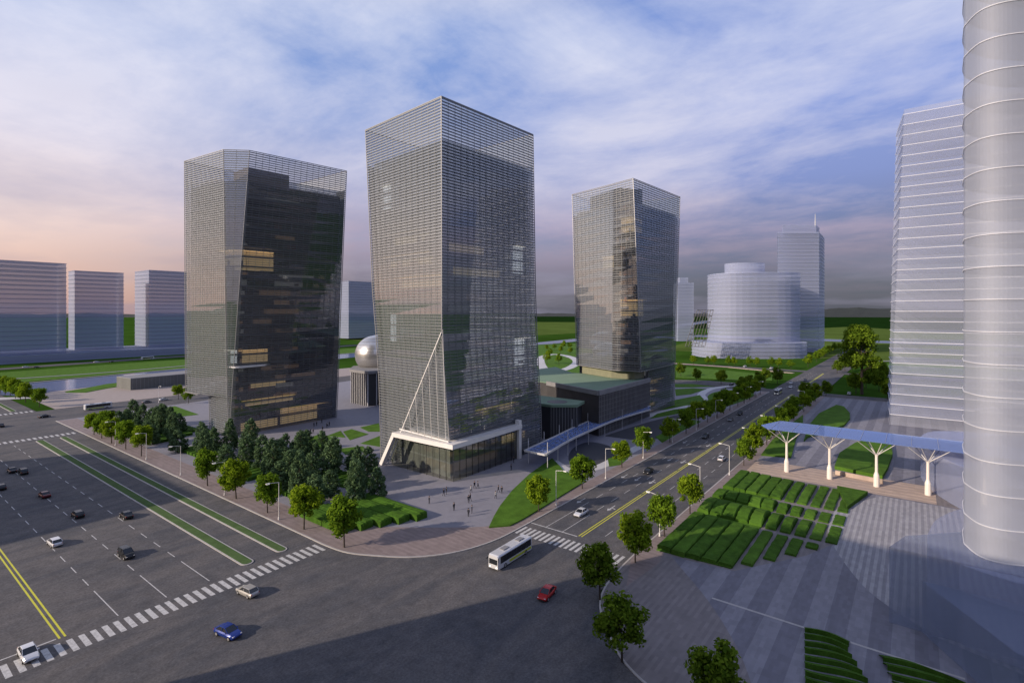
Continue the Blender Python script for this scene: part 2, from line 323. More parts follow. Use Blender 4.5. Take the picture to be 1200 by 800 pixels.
# kerb stones
def ribbon(pts, wd, z0, z1):
    b = MB(); n = len(pts); Lp = []; Rp = []
    for i in range(n):
        a = Vector(pts[max(0,i-1)]); c = Vector(pts[min(n-1,i+1)]); d = (c-a).normalized(); nn = Vector((-d.y, d.x))
        p = Vector(pts[i]); Lp.append(p+nn*wd/2); Rp.append(p-nn*wd/2)
    for i in range(n-1):
        q = [Lp[i], Rp[i], Rp[i+1], Lp[i+1]]
        vs = [(p.x,p.y,z0) for p in q]+[(p.x,p.y,z1) for p in q]
        b.add(vs, [(0,3,2,1),(4,5,6,7),(0,1,5,4),(1,2,6,5),(2,3,7,6),(3,0,4,7)])
    return b
struct('centre_kerb', ribbon([(72.15,346)]+[(x-.02,y) for x,y in curve]+[(398,80.0)], .36, -.1, KZ+.03), 'kerb')
struct('right_kerb', ribbon([(398,50.7)]+curve2+[(72.4,-160)], .36, -.1, KZ+.03), 'kerb')
inner = [(80.5,345)] + catmull([(80.5,126),(81.5,119),(85,112),(91,103),(97,95),(103,88),(108.5,84.6)], 4, False) + [(398,84.6)]
b = MB(); b.sheet([(72.35,345)]+[(x+.22,y+.2) for x,y in curve]+[(398,80.35)]+inner[::-1], KZ+.005); struct('pink_sidewalk', b, 'pink')
b = MB(); b.sheet([(110,50.4),(398,50.4),(398,46.6),(121,46.6),(112,44.5),(98,46)], KZ+.005)
struct('right_sidewalk', b, 'pink')
b = MB(); b.sheet([(193.5,46.5),(193.5,-5),(212,-5),(212,46.5)], KZ+.006); struct('beige_walk', b, 'beige')
band = [G(*p) for p in [(787,652),(800,668),(822,694),(846,728),(868,768),(882,806)]]
band = catmull(band, 4, False)
b = MB(); b.sheet(band + [(70,-10),(60,-60),(193,-60),(193,12),(150,12),(144,16),(135,19.5),(117.6,30.6)], KZ+.004); struct('banded_paving', b, 'bands')
b = MB(); b.sheet([(212.2,46.5),(212.2,-60),(395,-60),(395,46.5)], KZ+.004); struct('upper_banded_paving', b, 'bands')
rb = catmull([G(*p) for p in [(1003,589),(982,596),(973,608),(971,626),(983,650),(1010,685),(1043,712),(1100,748)]], 5, False)
b = MB(); b.sheet(rb + [(100,-40),(192,-40),(192.4,8)], KZ+.009); struct('ribbed_paving', b, 'ribs')
b = MB(); b.bar((104,31,KZ+.012),(104,-6,KZ+.012), .5, .02); struct('pale_paving_line', b, 'kerb')
b = MB(); b.sheet([(80.6,344),(80.6,470),(230,520),(260,450),(400,440),(400,392.5),(80.6,388.5)][1:], .02); struct('river_promenade', b, 'farpave')
b = MB(); b.sheet([(95,392),(395,394),(395,470),(250,500),(95,440)], .03)

# markings
b = MB(); z = .006
v = 51.8
while v < 79.8: b.sheet([(105.2,v),(109.9,v),(109.9,v+.72),(105.2,v+.72)], z); v += 1.42
u = -20.5
while u < 71: b.sheet([(u,108.6),(u+.85,108.6),(u+.85,113.2),(u,113.2)], z); u += 1.62
u = -20
while u < 71: b.sheet([(u,303),(u+1,303),(u+1,307.5),(u,307.5)], z); u += 1.9
u = -20
while u < 71: b.sheet([(u,388),(u+1.1,388),(u+1.1,393),(u,393)], z); u += 2.1
struct('zebra_crossing_paint', b, 'paint')
b = MB()
def line(x0, x1, y0, y1): b.sheet([(x0,y0),(x1,y0),(x1,y1),(x0,y1)], .0055)
for lu in (17.2, 9.5, 1.8, -6): 
    line(lu-.09, lu+.09, 116, 128); v = 131
    while v < 300: line(lu-.09, lu+.09, v, v+4); v += 9
for lu in (32.7, 40.5, 48.3):
    line(lu-.09, lu+.09, 115, 129); v = 132.5
    while v < 300: line(lu-.09, lu+.09, v, v+4); v += 8.4
    v = 396
    while v < 620: line(lu-.1, lu+.1, v, v+4); v += 9
line(-20, 24, 114.9, 115.2)
for lv in (70.3, 75.2):
    line(113, 127, lv-.08, lv+.08); u = 131
    while u < 396: line(u, u+4.2, lv-.08, lv+.08); u += 8.6
    u = 420
    while u < 545: line(u, u+5, lv-.08, lv+.08); u += 11
for lv in (60.5, 55.6):
    u = 117
    while u < 396: line(u, u+4.2, lv-.08, lv+.08); u += 8.6
line(112.6, 112.95, 66, 79.8)
for (au, av, k) in [(134,67.9,1),(134,77.6,0),(163,67.9,1),(163,77.6,0),(163,72.8,0),(192,67.9,1),(192,72.8,0),(222,67.9,1),(222,77.6,0)]:
    line(au, au+3.4, av-.13, av+.13)
    b.sheet([(au-1.6,av),(au+.1,av-.7),(au+.1,av+.7)], .0056)
    if k: line(au+1.0, au+1.3, av, av-1.4) if 0 else b.sheet([(au+1,av-.12),(au+1.35,av-.12),(au+1.0,av-1.3),(au+.5,av-1.3)], .0057)
struct('lane_marking_paint', b, 'paint')
b = MB()
for d in (-.38, .38):
    b.sheet([(113.2,65.4+d-.14),(396,65.4+d-.14),(396,65.4+d+.14),(113.2,65.4+d+.14)], .006)
    b.sheet([(418,65.4+d-.2),(548,65.4+d-.2),(548,65.4+d+.2),(418,65.4+d+.2)], .006)
    b.sheet([(24.8+d-.15,114.8),(24.8+d+.15,114.8),(24.8+d+.15,300),(24.8+d-.15,300)], .006)
struct('yellow_centre_line_paint', b, 'yellow')
def rounded(x0, x1, y0, y1, n=8):
    r = (x1-x0)/2; cx = (x0+x1)/2
    return [(cx-r*math.cos(math.pi*i/n), y0+r-r*math.sin(math.pi*i/n)) for i in range(n+1)] + [(cx+r*math.cos(math.pi*i/n), y1-r+r*math.sin(math.pi*i/n)) for i in range(n+1)]
bk = MB(); bm = MB()
for (a, c) in ((55.4,58.2),(63.4,66.0)):
    for (y0, y1) in ((115.5,299),(397,640)):
        bk.prism(rounded(a, c, y0, y1), -.05, .14); bm.prism(rounded(a+.35, c-.35, y0+.35, y1-.35), .1, .19)
struct('median_kerb', bk, 'kerb'); tag(obj('median_grass', bm, 'median'), kind='stuff')

# river, fields, hills
far = [(40,552),(93,546),(216,566),(418,600),(600,590),(781,548),(1000,570),(3500,1100)]
near = [(3500,1000),(1000,522),(781,505),(600,540),(418,552),(216,515),(150,490),(100,452),(88,452)]
struct('river', MB().sheet(far+near, -.08), 'river')
b = MB(); b.sheet([(88,456),(70,470),(40,545),(30,545),(60,462),(84,448)], .03); struct('river_quay_path', b, 'pale')
struct('riverside_path', ribbon([(x, y+5) for x, y in catmull(far[1:6], 6, False)], 4, -.15, .04), 'grey')
struct('lawn_path', ribbon(catmull([(60,600),(160,590),(260,608),(330,640)], 6, False), 5, -.15, .04), 'grey')
struct('lawn_far_bank', MB().sheet([(40,556),(216,574),(418,608),(600,600),(620,680),(430,690),(200,680),(20,660)], -.12), 'grass')
struct('far_bank_road', MB().sheet([(-200,690),(100,695),(240,716),(600,735),(600,760),(240,742),(100,716),(-200,710)], .0), 'asphalt')
struct('near_bank_lawn', MB().prism([G(*p) for p in [(76,459),(100,455),(126,450),(153,447),(153,451),(126,455),(100,460),(78,460)]], -.1, .3), 'grass')
struct('meadow', MB().sheet([(600,760),(1400,700),(2600,1500),(2200,2600),(900,1700)], -.2), 'field2')
struct('meadow_east', MB().sheet([(700,-200),(1500,-300),(2400,200),(1500,420),(750,300)], -.2), 'field2')
struct('meadow_strip', MB().sheet([(600,20),(660,-400),(760,-420),(700,40)], -.16), 'grass')
struct('dark_meadow', MB().sheet([(1500,-1500),(6000,-2600),(9500,4000),(6000,9500),(2400,4500)], -.21), 'field3')
struct('canal', MB().sheet([(1100,-500),(1180,-500),(1300,420),(1200,420)], -.14), 'river')
struct('east_path', ribbon(catmull([(720,40),(800,-60),(860,-220),(820,-420)], 6, False), 9, -.15, .02), 'grey')
b = MB()
hs = []
for i in range(161):
    t = i/160; a = R(-62 + 124*t); X = math.sin(a)*7200; Y = math.cos(a)*7200
    h = 40 + 5*math.sin(i*.9) + 4*math.sin(i*2.3+1) + random.uniform(-3, 3) + 62*math.exp(-((t-.765)/.028)**2) + 30*math.exp(-((t-.80)/.05)**2)
    hs.append((cam(X, Y), cam(X*1.15, Y*1.15), h))
for i in range(160):
    (a, a2, h1), (c, c2, h2) = hs[i], hs[i+1]
    b.add([(*a, -2), (*c, -2), (*c2, h2), (*a2, h1), (a2[0]*1.05, a2[1]*1.05, -2), (c2[0]*1.05, c2[1]*1.05, -2)], [(0,1,2,3), (3,2,5,4)])
struct('hills', b, 'hill')

# ------------------------------------------------------------------ lawns (flat beds)
LAWNS = []
def lawn(name, pts, label, h=.1, m='grass', smooth=0, cat='lawn', world=False, group=None):
    p = pts if world else [G(*q) for q in pts]
    if smooth: p = catmull(p, 3)
    o = obj(name, MB().prism(p, KZ-.05, KZ+h), m); tag(o, label, cat, group); return o
lawn('lawn', [(573,619),(579,606),(586,594),(600,576),(620,557),(634,547),(647,538),(656,547),(660,552),(668,556),(680,557),(684,562),(682,567),(640,593),(612,610),(598,617)], 'leaf-shaped green lawn tipped at the zebra crossing beside the people plaza', .35)
lawn('lawn', [(712,538),(722,534),(735,538),(727,545),(714,547)], 'small green lawn between the turning loop and boulevard sidewalk')
lawn('lawn', [(768,512),(790,502),(812,492),(822,494),(800,505),(776,519)], 'narrow lawn wedge under street trees beside the dark drive')
lawn('lawn', [(766,481),(775,474),(790,469),(810,465),(820,463),(825,468),(824,472),(800,476),(780,480)], 'pointed curved lawn just right of the rear tower base')
lawn('lawn', [(761,491),(770,485),(790,480),(820,476),(823,479),(800,484)], 'slim lawn sliver between two pale curved paths', .1)
lawn('lawn', [(791,456),(812,455),(828,456),(810,462),(792,464)], 'small lawn beside the rear tower right corner, middle of three')
lawn('lawn', [(791,450),(812,450),(838,453),(812,454),(791,454)], 'thin lawn strip beside the service road behind rear tower')
lawn('lawn', [(829,466),(834,461),(848,458),(872,458),(884,463),(868,471),(850,476),(836,474)], 'rounded lawn at the path fork under the boulevard trees', smooth=1)
lawn('lawn', [(792,429),(850,434),(905,440),(905,446),(870,446),(830,444),(792,443)], 'broad lawn below the far row of light trees')
lawn('lawn', [(383,511),(399,505),(405,513)], 'small triangular lawn left of the slanted path in the plaza')
lawn('lawn', [(402,506),(412,503),(432,509),(410,516)], 'diamond lawn in the middle of plaza between two towers')
lawn('lawn', [(422,501),(444,496),(446,506),(432,506)], 'wedge lawn touching the centre tower, upper one of two')
lawn('lawn', [(422,520),(445,511),(447,524),(436,522)], 'wedge lawn touching the centre tower, lower one of two')
lawn('lawn', [(340,520),(375,509),(398,515),(396,524),(350,530)], 'lawn behind the grove facing the left tower entrance')
lawn('lawn', [(178,480),(205,476),(233,486),(205,489)], 'sharp lawn triangle left of the left tower base')
lawn('lawn', [(397,526),(425,523),(430,528),(405,533)], 'shaded lawn patch at the back of the conifer grove')
# right plaza lawns
lawn('lawn', [(980,476),(989,478),(996,486),(996,492),(989,500),(968,508),(947,513),(942,518),(948,500),(960,486)], 'leaf-shaped raised lawn behind the blue canopy on right plaza', .9)
lawn('lawn', [(941,487),(941,498),(933,515),(927,537),(892,534),(905,517),(925,499)], 'triangular lawn beside the sidewalk behind first canopy column', .5)
lawn('lawn', [(978,550),(984,534),(1002,522),(1026,515),(1044,520),(1046,535),(1040,552),(1034,562)], 'rounded raised lawn with pale stone wall behind third canopy column', 1.2)
w1 = obj('stone_wall', MB().bar((*G(979,556),.75),(*G(1035,567),.75), .5, 1.5), 'beige'); tag(w1, 'low beige stone wall edging the rounded raised lawn', 'wall')

# ------------------------------------------------------------------ hedge terraces on the right plaza
def hblock(name, u0, u1, v0, v1, h0, h1, arch, label, cat='hedge', group=None, cut=None, m='grass_d'):
    b = MB(); n = 14; vs = []; hr = random.Random(int(u0*7+v0*13))
    for i in range(n+1):
        t = i/n; u = u0+(u1-u0)*t; z = h0+(h1-h0)*t+arch*math.sin(math.pi*t)
        sh = cut*math.sin(math.pi*t) if cut else 0
        j = lambda a_: hr.uniform(-a_, a_)
        ju = j(.12) if 0 < i < n else j(.05)
        vs += [(u,v0+sh,KZ-.05),(u+ju,v0+sh+j(.12),KZ+z*.8+j(.05)),(u+ju,v0+.25+sh,KZ+z+j(.07)),(u+ju,(v0+v1)/2+sh,KZ+z+j(.09)),(u+ju,v1-.25+sh,KZ+z+j(.07)),(u+ju,v1+sh+j(.12),KZ+z*.8+j(.05)),(u,v1+sh,KZ-.05)]
    fs = []
    for i in range(n):
        a = 7*i; c = 7*(i+1)
        for k in range(6): fs.append((a+k,c+k,c+k+1,a+k+1))
    fs += [tuple(range(7)), tuple(range(7*n, 7*n+7))[::-1]]
    b.add(vs, fs); o = obj(name, b, m); tag(o, label, cat, group); return o
gp = [(118.6,47.5),(116.2,44),(118,31),(136.3,20),(144.3,17.2)]
def ulow(v):
    if v > 44: return 117
    if v > 31: return 116.4+(44-v)/13*1.8
    if v > 20: return 118+(31-v)/11*18.3
    return 136.3+(20-v)/2.8*8
rows = [('front', 0, 142.5), ('second', 145.5, 157), ('third', 159, 166.5), ('back', 170, 191)]
strips = [14.6+3.3*i for i in range(10)]
for si, v0 in enumerate(strips):
    v1 = v0 + (2.4 if si < 5 else 3.05)
    for ri, (rn, a, c) in enumerate(rows):
        if ri == 0:
            a = ulow(v0+1.2)+.5
            if c-a < 2.5: continue
        h = [.4,.4,.45,.5,.6,.75,.9,1.1,1.25,1.3][si]; arch = 0
        if ri in (1, 2) and si >= 2: arch = [0,0,.6,1.0,1.3,1.5,1.5,1.3,1.0,.7][si]*(1 if ri == 1 else .8)
        if ri == 3: c = 190.5; arch = .5 if si in (3,4,5) else 0
        hblock('hedge', a, c, v0, v1, h, h*(1.0 if ri != 0 else 1.15), arch,
               'clipped green hedge block, %s row of terraced garden, %s strip from the plaza side' % (rn, ORD[si] if si else 'first'), group='hedge blocks of the terraced garden', m='grass_d' if (si*3+ri) % 4 else 'grass')
o = obj('hedge', MB().prism([G(*p) for p in [(981,573),(1017,580),(993,598)]], KZ-.05, 1.2), 'grass_d'); tag(o, 'triangular green hedge wedge pointing towards the ribbed paving', 'hedge')
lawn('lawn', [(117,47.4),(118.2,31.3),(157,31.3),(157,33),(190,34.5),(190,47.4)], 'grass bed beneath the taller hedge blocks of the terraced garden', .22, world=True)
# curved striped terraces at the near edge
def terraces(label, outline_v, u0, u1, step=1.9):
    t = thing('terraced_lawn', label, 'lawn', world=True)
    b = MB(); d = MB(); u = u1; i = 0
    while u > u0:
        va, vb = outline_v(u); va2, vb2 = outline_v(u-step); n = 10; z = .5 + .12*(i % 2)
        pts = []
        for k in range(n+1):
            s = k/n; wv = .9*math.sin(s*3.2+u*.12)
            pts.append((u+wv, va+(vb-va)*s))
        q = [(x-step+.45, va2+(vb2-va2)*k/n) for k, (x, y) in enumerate(pts)]
        for k in range(n):
            b.add([(*pts[k], KZ+z-.35), (*pts[k+1], KZ+z-.35), (*q[k+1], KZ+z+.25), (*q[k], KZ+z+.25), (*q[k], KZ-.1), (*q[k+1], KZ-.1), (*pts[k], KZ-.1), (*pts[k+1], KZ-.1)], [(0,1,2,3),(3,2,5,4),(0,6,7,1)])
        u -= step; i += 1
    obj('grass_tread', b, 'grass_d', t); return t
terraces('wavy stepped green terraces at the bottom edge, left of the pale path', lambda u: (15.3-(104-u)*.16, 8.6-(104-u)*.0 if u > 100 else 8.6-(100-u)*.42), 68, 104)
terraces('wavy stepped green terraces at the bottom right, by the glassy podium', lambda u: (4.6-(103-u)*.33, -3-(103-u)*1.6), 70, 103)

# ------------------------------------------------------------------ trees
def crown_mesh(kind, seed, dens=1.0):
    rnd = random.Random(seed); b = MB()
    if kind == 'round':      # ovoid lumpy crown, z 2.6..10
        lobes = []
        for _ in range(40):
            th = rnd.uniform(0, 6.283); z = rnd.betavariate(1.2, 1.3); rad = 3.9*math.sqrt(max(.05, math.sin(math.pi*min(.97, z*.84+.13))))*rnd.uniform(.3, .84)
            lobes.append((Vector((rad*math.cos(th), rad*math.sin(th), 3.3+z*6.0)), rnd.uniform(.85, 1.5)))
        n = int(4000*dens); size = (.20, .40)
    elif kind == 'cone':     # broad dark conifer, 12 m
        lobes = []
        for k in range(46):
            z = (k/46)**1.1; rr = 2.7*(1-z**2.6)**.75+.1; th = k*2.4+rnd.uniform(-.4,.4); q = rnd.uniform(.45, 1.0)
            lobes.append((Vector((rr*q*math.cos(th), rr*q*math.sin(th), 1.7+z*9.0)), rnd.uniform(.7, 1.25)*(1.1-.35*z)))
        n = int(3000*dens); size = (.18, .38)
    elif kind == 'big':
        lobes = []
        for _ in range(46):
            th = rnd.uniform(0, 6.283); z = rnd.random(); rad = 11*math.sqrt(max(.05, math.sin(math.pi*min(.95, z*.8+.14))))*rnd.uniform(.3, 1)
            lobes.append((Vector((rad*math.cos(th), rad*math.sin(th), 19+z*25)), rnd.uniform(3.0, 5.0)))
        n = int(9000*dens); size = (.5, .95)
    tot = sum(r**2 for _, r in lobes)
    for c, r in lobes:
        for _ in range(int(n*r*r/tot)):
            d = Vector((rnd.gauss(0,1), rnd.gauss(0,1), rnd.gauss(0,1))).normalized()
            p = c + d*r*(rnd.random()**.4)*Vector((1,1,.8)).length/1.63
            nrm = (d + Vector((rnd.gauss(0,.5), rnd.gauss(0,.5), rnd.gauss(.2,.5)))).normalized()
            a = nrm.orthogonal().normalized(); a.rotate(Matrix.Rotation(rnd.uniform(0, 6.28), 3, nrm)); bb = nrm.cross(a); s = rnd.uniform(*size)
            b.add([p+a*s, p+bb*s*.7, p-a*s, p-bb*s*.7], [(0,1,2,3)])
    return b
def trunk_mesh(kind, seed):
    rnd = random.Random(seed); b = MB()
    if kind == 'cone': b.tube((0,0,0),(0,0,10),.16,.03,7); hs_, k, sp = [2.5,4,5.5,7], 3, 1.6
    elif kind == 'big': b.tube((0,0,0),(0,0,16),1.0,.75,9); b.tube((0,0,16),(.5,.3,38),.75,.15,8); hs_, k, sp = [15,18,22,27,32], 3, 8
    else: b.tube((0,0,0),(.05,.03,3.2),.17,.13,8); b.tube((.05,.03,3.2),(0,.1,8.2),.13,.03,7); hs_, k, sp = [2.9,3.7,4.6,5.6], 3, 2.3
    for h in hs_:
        for i in range(k):
            th = rnd.uniform(0, 6.28); l = sp*rnd.uniform(.6, 1); rr = .06 if kind != 'big' else .35
            b.tube((0,0,h),(l*math.cos(th), l*math.sin(th), h+l*(.7 if kind != 'cone' else .1)), rr, rr*.25, 5)
    return b
def make_tree(kind, name, cm, seed, dens=1.0):
    t = thing(name, 'x', 'tree'); obj('trunk', trunk_mesh(kind, seed), 'bark', t); obj('crown', crown_mesh(kind, seed, dens), cm, t)
    return t
protos = {}
for nm, kind, cm, k, dn in (('street','round','leaf',4,1.0),('far','round','leaf',2,.42),('con','cone','conifer',4,1.0),('dark','round','leafd',2,.8)):
    protos[nm] = [make_tree(kind, {'con':'conifer_tree','dark':'dark_tree'}.get(nm,'street_tree'), 'leaf2' if cm == 'leaf' and i % 2 else cm, 100+i*17+hash(kind) % 1 + len(nm), dn) for i in range(k)]
used = set(); tcount = [0]
def tree(nm, u, v, label, group, s=1.0, z=KZ, sz=None):
    tcount[0] += 1; ps = protos[nm]; p = ps[tcount[0] % len(ps)]
    if id(p) in used: o = dup(p)
    else: o = p; used.add(id(p))
    o.location = (u, v, z); o.rotation_euler = (random.uniform(-.04,.04), random.uniform(-.04,.04), random.uniform(0, 6.28)); o.scale = (s*random.uniform(.88,1.12), s*random.uniform(.88,1.12), (sz or s)*random.uniform(.88,1.1))
    tag(o, label, 'tree', group); return o
GA = 'street trees along the avenue kerb'
for i, v in enumerate([106,123,141,159,178]): tree('street', 74.2, v, 'round bright green street tree on avenue sidewalk, %s from the corner crossing' % (ORD[i] if i else 'first'), GA, random.uniform(1.02,1.18))
for i, (u, v) in enumerate([(74.2,235),(74.2,252),(73.9,268),(74.2,282),(74.3,293),(77.5,290)]): tree('street', u, v, 'bright green street tree near the far avenue corner, %s of its clump' % (ORD[i] if i else 'first'), GA, random.uniform(.95,1.15))
GB = 'street trees on the tower side of the boulevard'
for i, u in enumerate([120,144,172,190,218,238,255,269,285,297,309,326,340,354,368,382]): tree('street', u, 82.4, 'green boulevard tree on the tower side sidewalk, %s counted from the zebra crossing' % (ORD[i] if i else 'first'), GB, random.uniform(1.0,1.15)*(1.0 if i < 6 else 1.1))
GC = 'street trees on the plaza side of the boulevard'
for i, u in enumerate([108.5,125.5,144,201,217,238,252,268,284,300,330,350,372]): tree('street', u, 48.8, 'green boulevard tree on the plaza side sidewalk, %s counted from the zebra crossing' % (ORD[i] if i else 'first'), GC, random.uniform(1.05,1.2))
for (px_, py_, lb, s) in [(703,703,'darker green corner tree standing on the kerb below the zebra crossing',1.05),(729,776,'ragged dark green tree on the curved kerb near the bottom edge',1.0),(842,846,'tree crown poking up from the bottom edge of the picture',1.0)]:
    u, v = G(px_, py_); tree('dark' if 1 else 'street', u, v, lb, 'corner trees on the right plaza', s)
GD = 'light green trees in front of the pale far building'
for i, x in enumerate([812.5,830,836.5,854,861,879,886,903,912,927]): u, v = G(x, 427+(x-812)*.045); tree('far', u, v, 'small light green tree before the pale rounded building, %s from left' % (ORD[i] if i else 'first'), GD, random.uniform(.95,1.15), z=-.1)
for i, (x, y) in enumerate([(798,441),(816,447),(845,450),(868,462),(878,455),(888,451),(897,448),(911,450)]): u, v = G(x, y); tree('dark', u, v, 'dark leafy tree around the lawn behind the rear tower, %s from the left' % (ORD[i] if i else 'first'), 'dark trees on the lawn behind the rear tower', random.uniform(1.0,1.25))
for i, (x, y) in enumerate([(947,430),(957,424),(962,421),(967,418),(972,415),(977,413),(982,411)]): u, v = G(x, y); tree('far', u, v, 'small tree beyond the cross street on the boulevard left kerb, %s counted outward' % (ORD[i] if i else 'first'), 'trees of the boulevard beyond the cross street', random.uniform(1.2,1.5), z=-.1)
for i, (x, y) in enumerate([(981,437),(990,435),(999,434),(1003,461),(968,464),(944,470),(1015,455),(1030,458),(1040,468),(1022,447),(1035,448),(998,429),(1003,426)]): u, v = G(x, y); tree('dark', u, v, 'bushy dark tree around the big tree at right, %s of that group' % (ORD[i] if i else 'first'), 'bushy trees under the big tree', random.uniform(1.1,1.6), z=-.1)
for i, (x, y) in enumerate([(641,426),(655,427),(641,411),(650,410),(660,409),(668,409),(657,414),(644,417),(668,415)]): u, v = G(x, y); tree('far', u, v, 'light green tree on the ring lawn between centre and rear towers, %s of that group' % (ORD[i] if i else 'first'), 'trees on the ring lawn', random.uniform(1.0,1.3), z=-.1)
for i, (x, y) in enumerate([(46,477),(30,472),(24,469),(18,467),(12,465),(6,463),(1,461)]): u, v = G(x, y); tree('street', u, v, 'green tree in the far left avenue row, %s from its near end' % (ORD[i] if i else 'first'), 'trees of the far left avenue row', random.uniform(1.1,1.25))
for i, (x, y) in enumerate([(209,468),(221,473)]): u, v = G(x, y); tree('street', u, v, ['small round tree by the parked cars, left one of the pair beside left tower','small round tree by the parked cars, right one of the pair touching left tower'][i], 'pair of trees beside the left tower', .95)
bt = make_tree('big', 'big_tree', 'leafd', 5); u, v = G(1010, 462); bt.location = (u, v, 0); tag(bt, 'very tall dark spreading tree at right, far above its neighbours', 'tree')
# conifer grove
cons = []
rnd = random.Random(12)
for r, uu in enumerate([85,91.5,98,104.5,111]):
    v = 112 + r*5.5 + (0 if r % 2 else 3)
    while v < 300:
        ok = True
        if 128 < v < 134 and uu < 90: ok = False
        if v > 190 and uu > 104: ok = False
        if 232 < v < 250 and uu < 100 or 222 < v < 262 and uu > 96: ok = False
        if r == 0 and (v < 128 or 160 < v < 170 or 205 < v < 212): ok = False
        if uu > 103 and v < 140: ok = False
        if ok and rnd.random() < (.74 if r < 2 else .9): cons.append((r, uu+rnd.uniform(-1.6,1.6), v+rnd.uniform(-1.8,1.8)))
        v += rnd.uniform(7.5, 12.5) if v < 225 else rnd.uniform(6.5, 9)
rn = ['front','second','third','fourth','rear']; cnt = {}
for r, u, v in cons:
    cnt[r] = cnt.get(r, 0)+1; k = cnt[r]
    tree('con', u, v, 'dark conifer in the grove, %s row, %s in it counted from the plaza' % (rn[r], ORD[k-1] if k > 1 else 'first') if k <= 20 else 'dark conifer at the far left end of the grove, %s row' % rn[r], 'conifers of the grove beside the avenue', rnd.uniform(.85,1.2), sz=rnd.uniform(.78,1.22))
# hedges under the grove
hl = [(98.8,104.2),(94.6,106.4),(90.4,108.6),(86.2,110.8),(82,113.2)]
for i, (a, v0) in enumerate(hl):
    hblock('hedge', a-4.0, a-.3, v0-.4, v0+24-i*1.5, 1.5, 1.7, .25, 'dark clipped hedge strip below the grove at the plaza corner, %s from the plaza edge' % (ORD[i] if i else 'first'), group='hedge strips at the grove corner')
for i, (x0, x1, y0, y1) in enumerate([(84,96,140,158),(84,94,172,196),(99,108,136,160),(98,110,166,186),(86,98,214,232),(84,92,252,276),(93,101,256,282),(99,106,262,282),(102,108,246,258)]):
    t = thing('hedge', 'low dark hedge parterre under the grove trees, %s from the plaza corner' % (ORD[i] if i else 'first'), 'hedge', world=True, group='low hedge parterres under the grove')
    b = MB(); y = y0
    while y < y1-.5:
        b.prism([(x0,y),(x1,y+1.2),(x1,y+3.2),(x0,y+2.1)], KZ-.05, KZ+1.1+.3*((y*7) % 1)); y += 3.0
    obj('hedge_strip', b, 'grass_d', t)

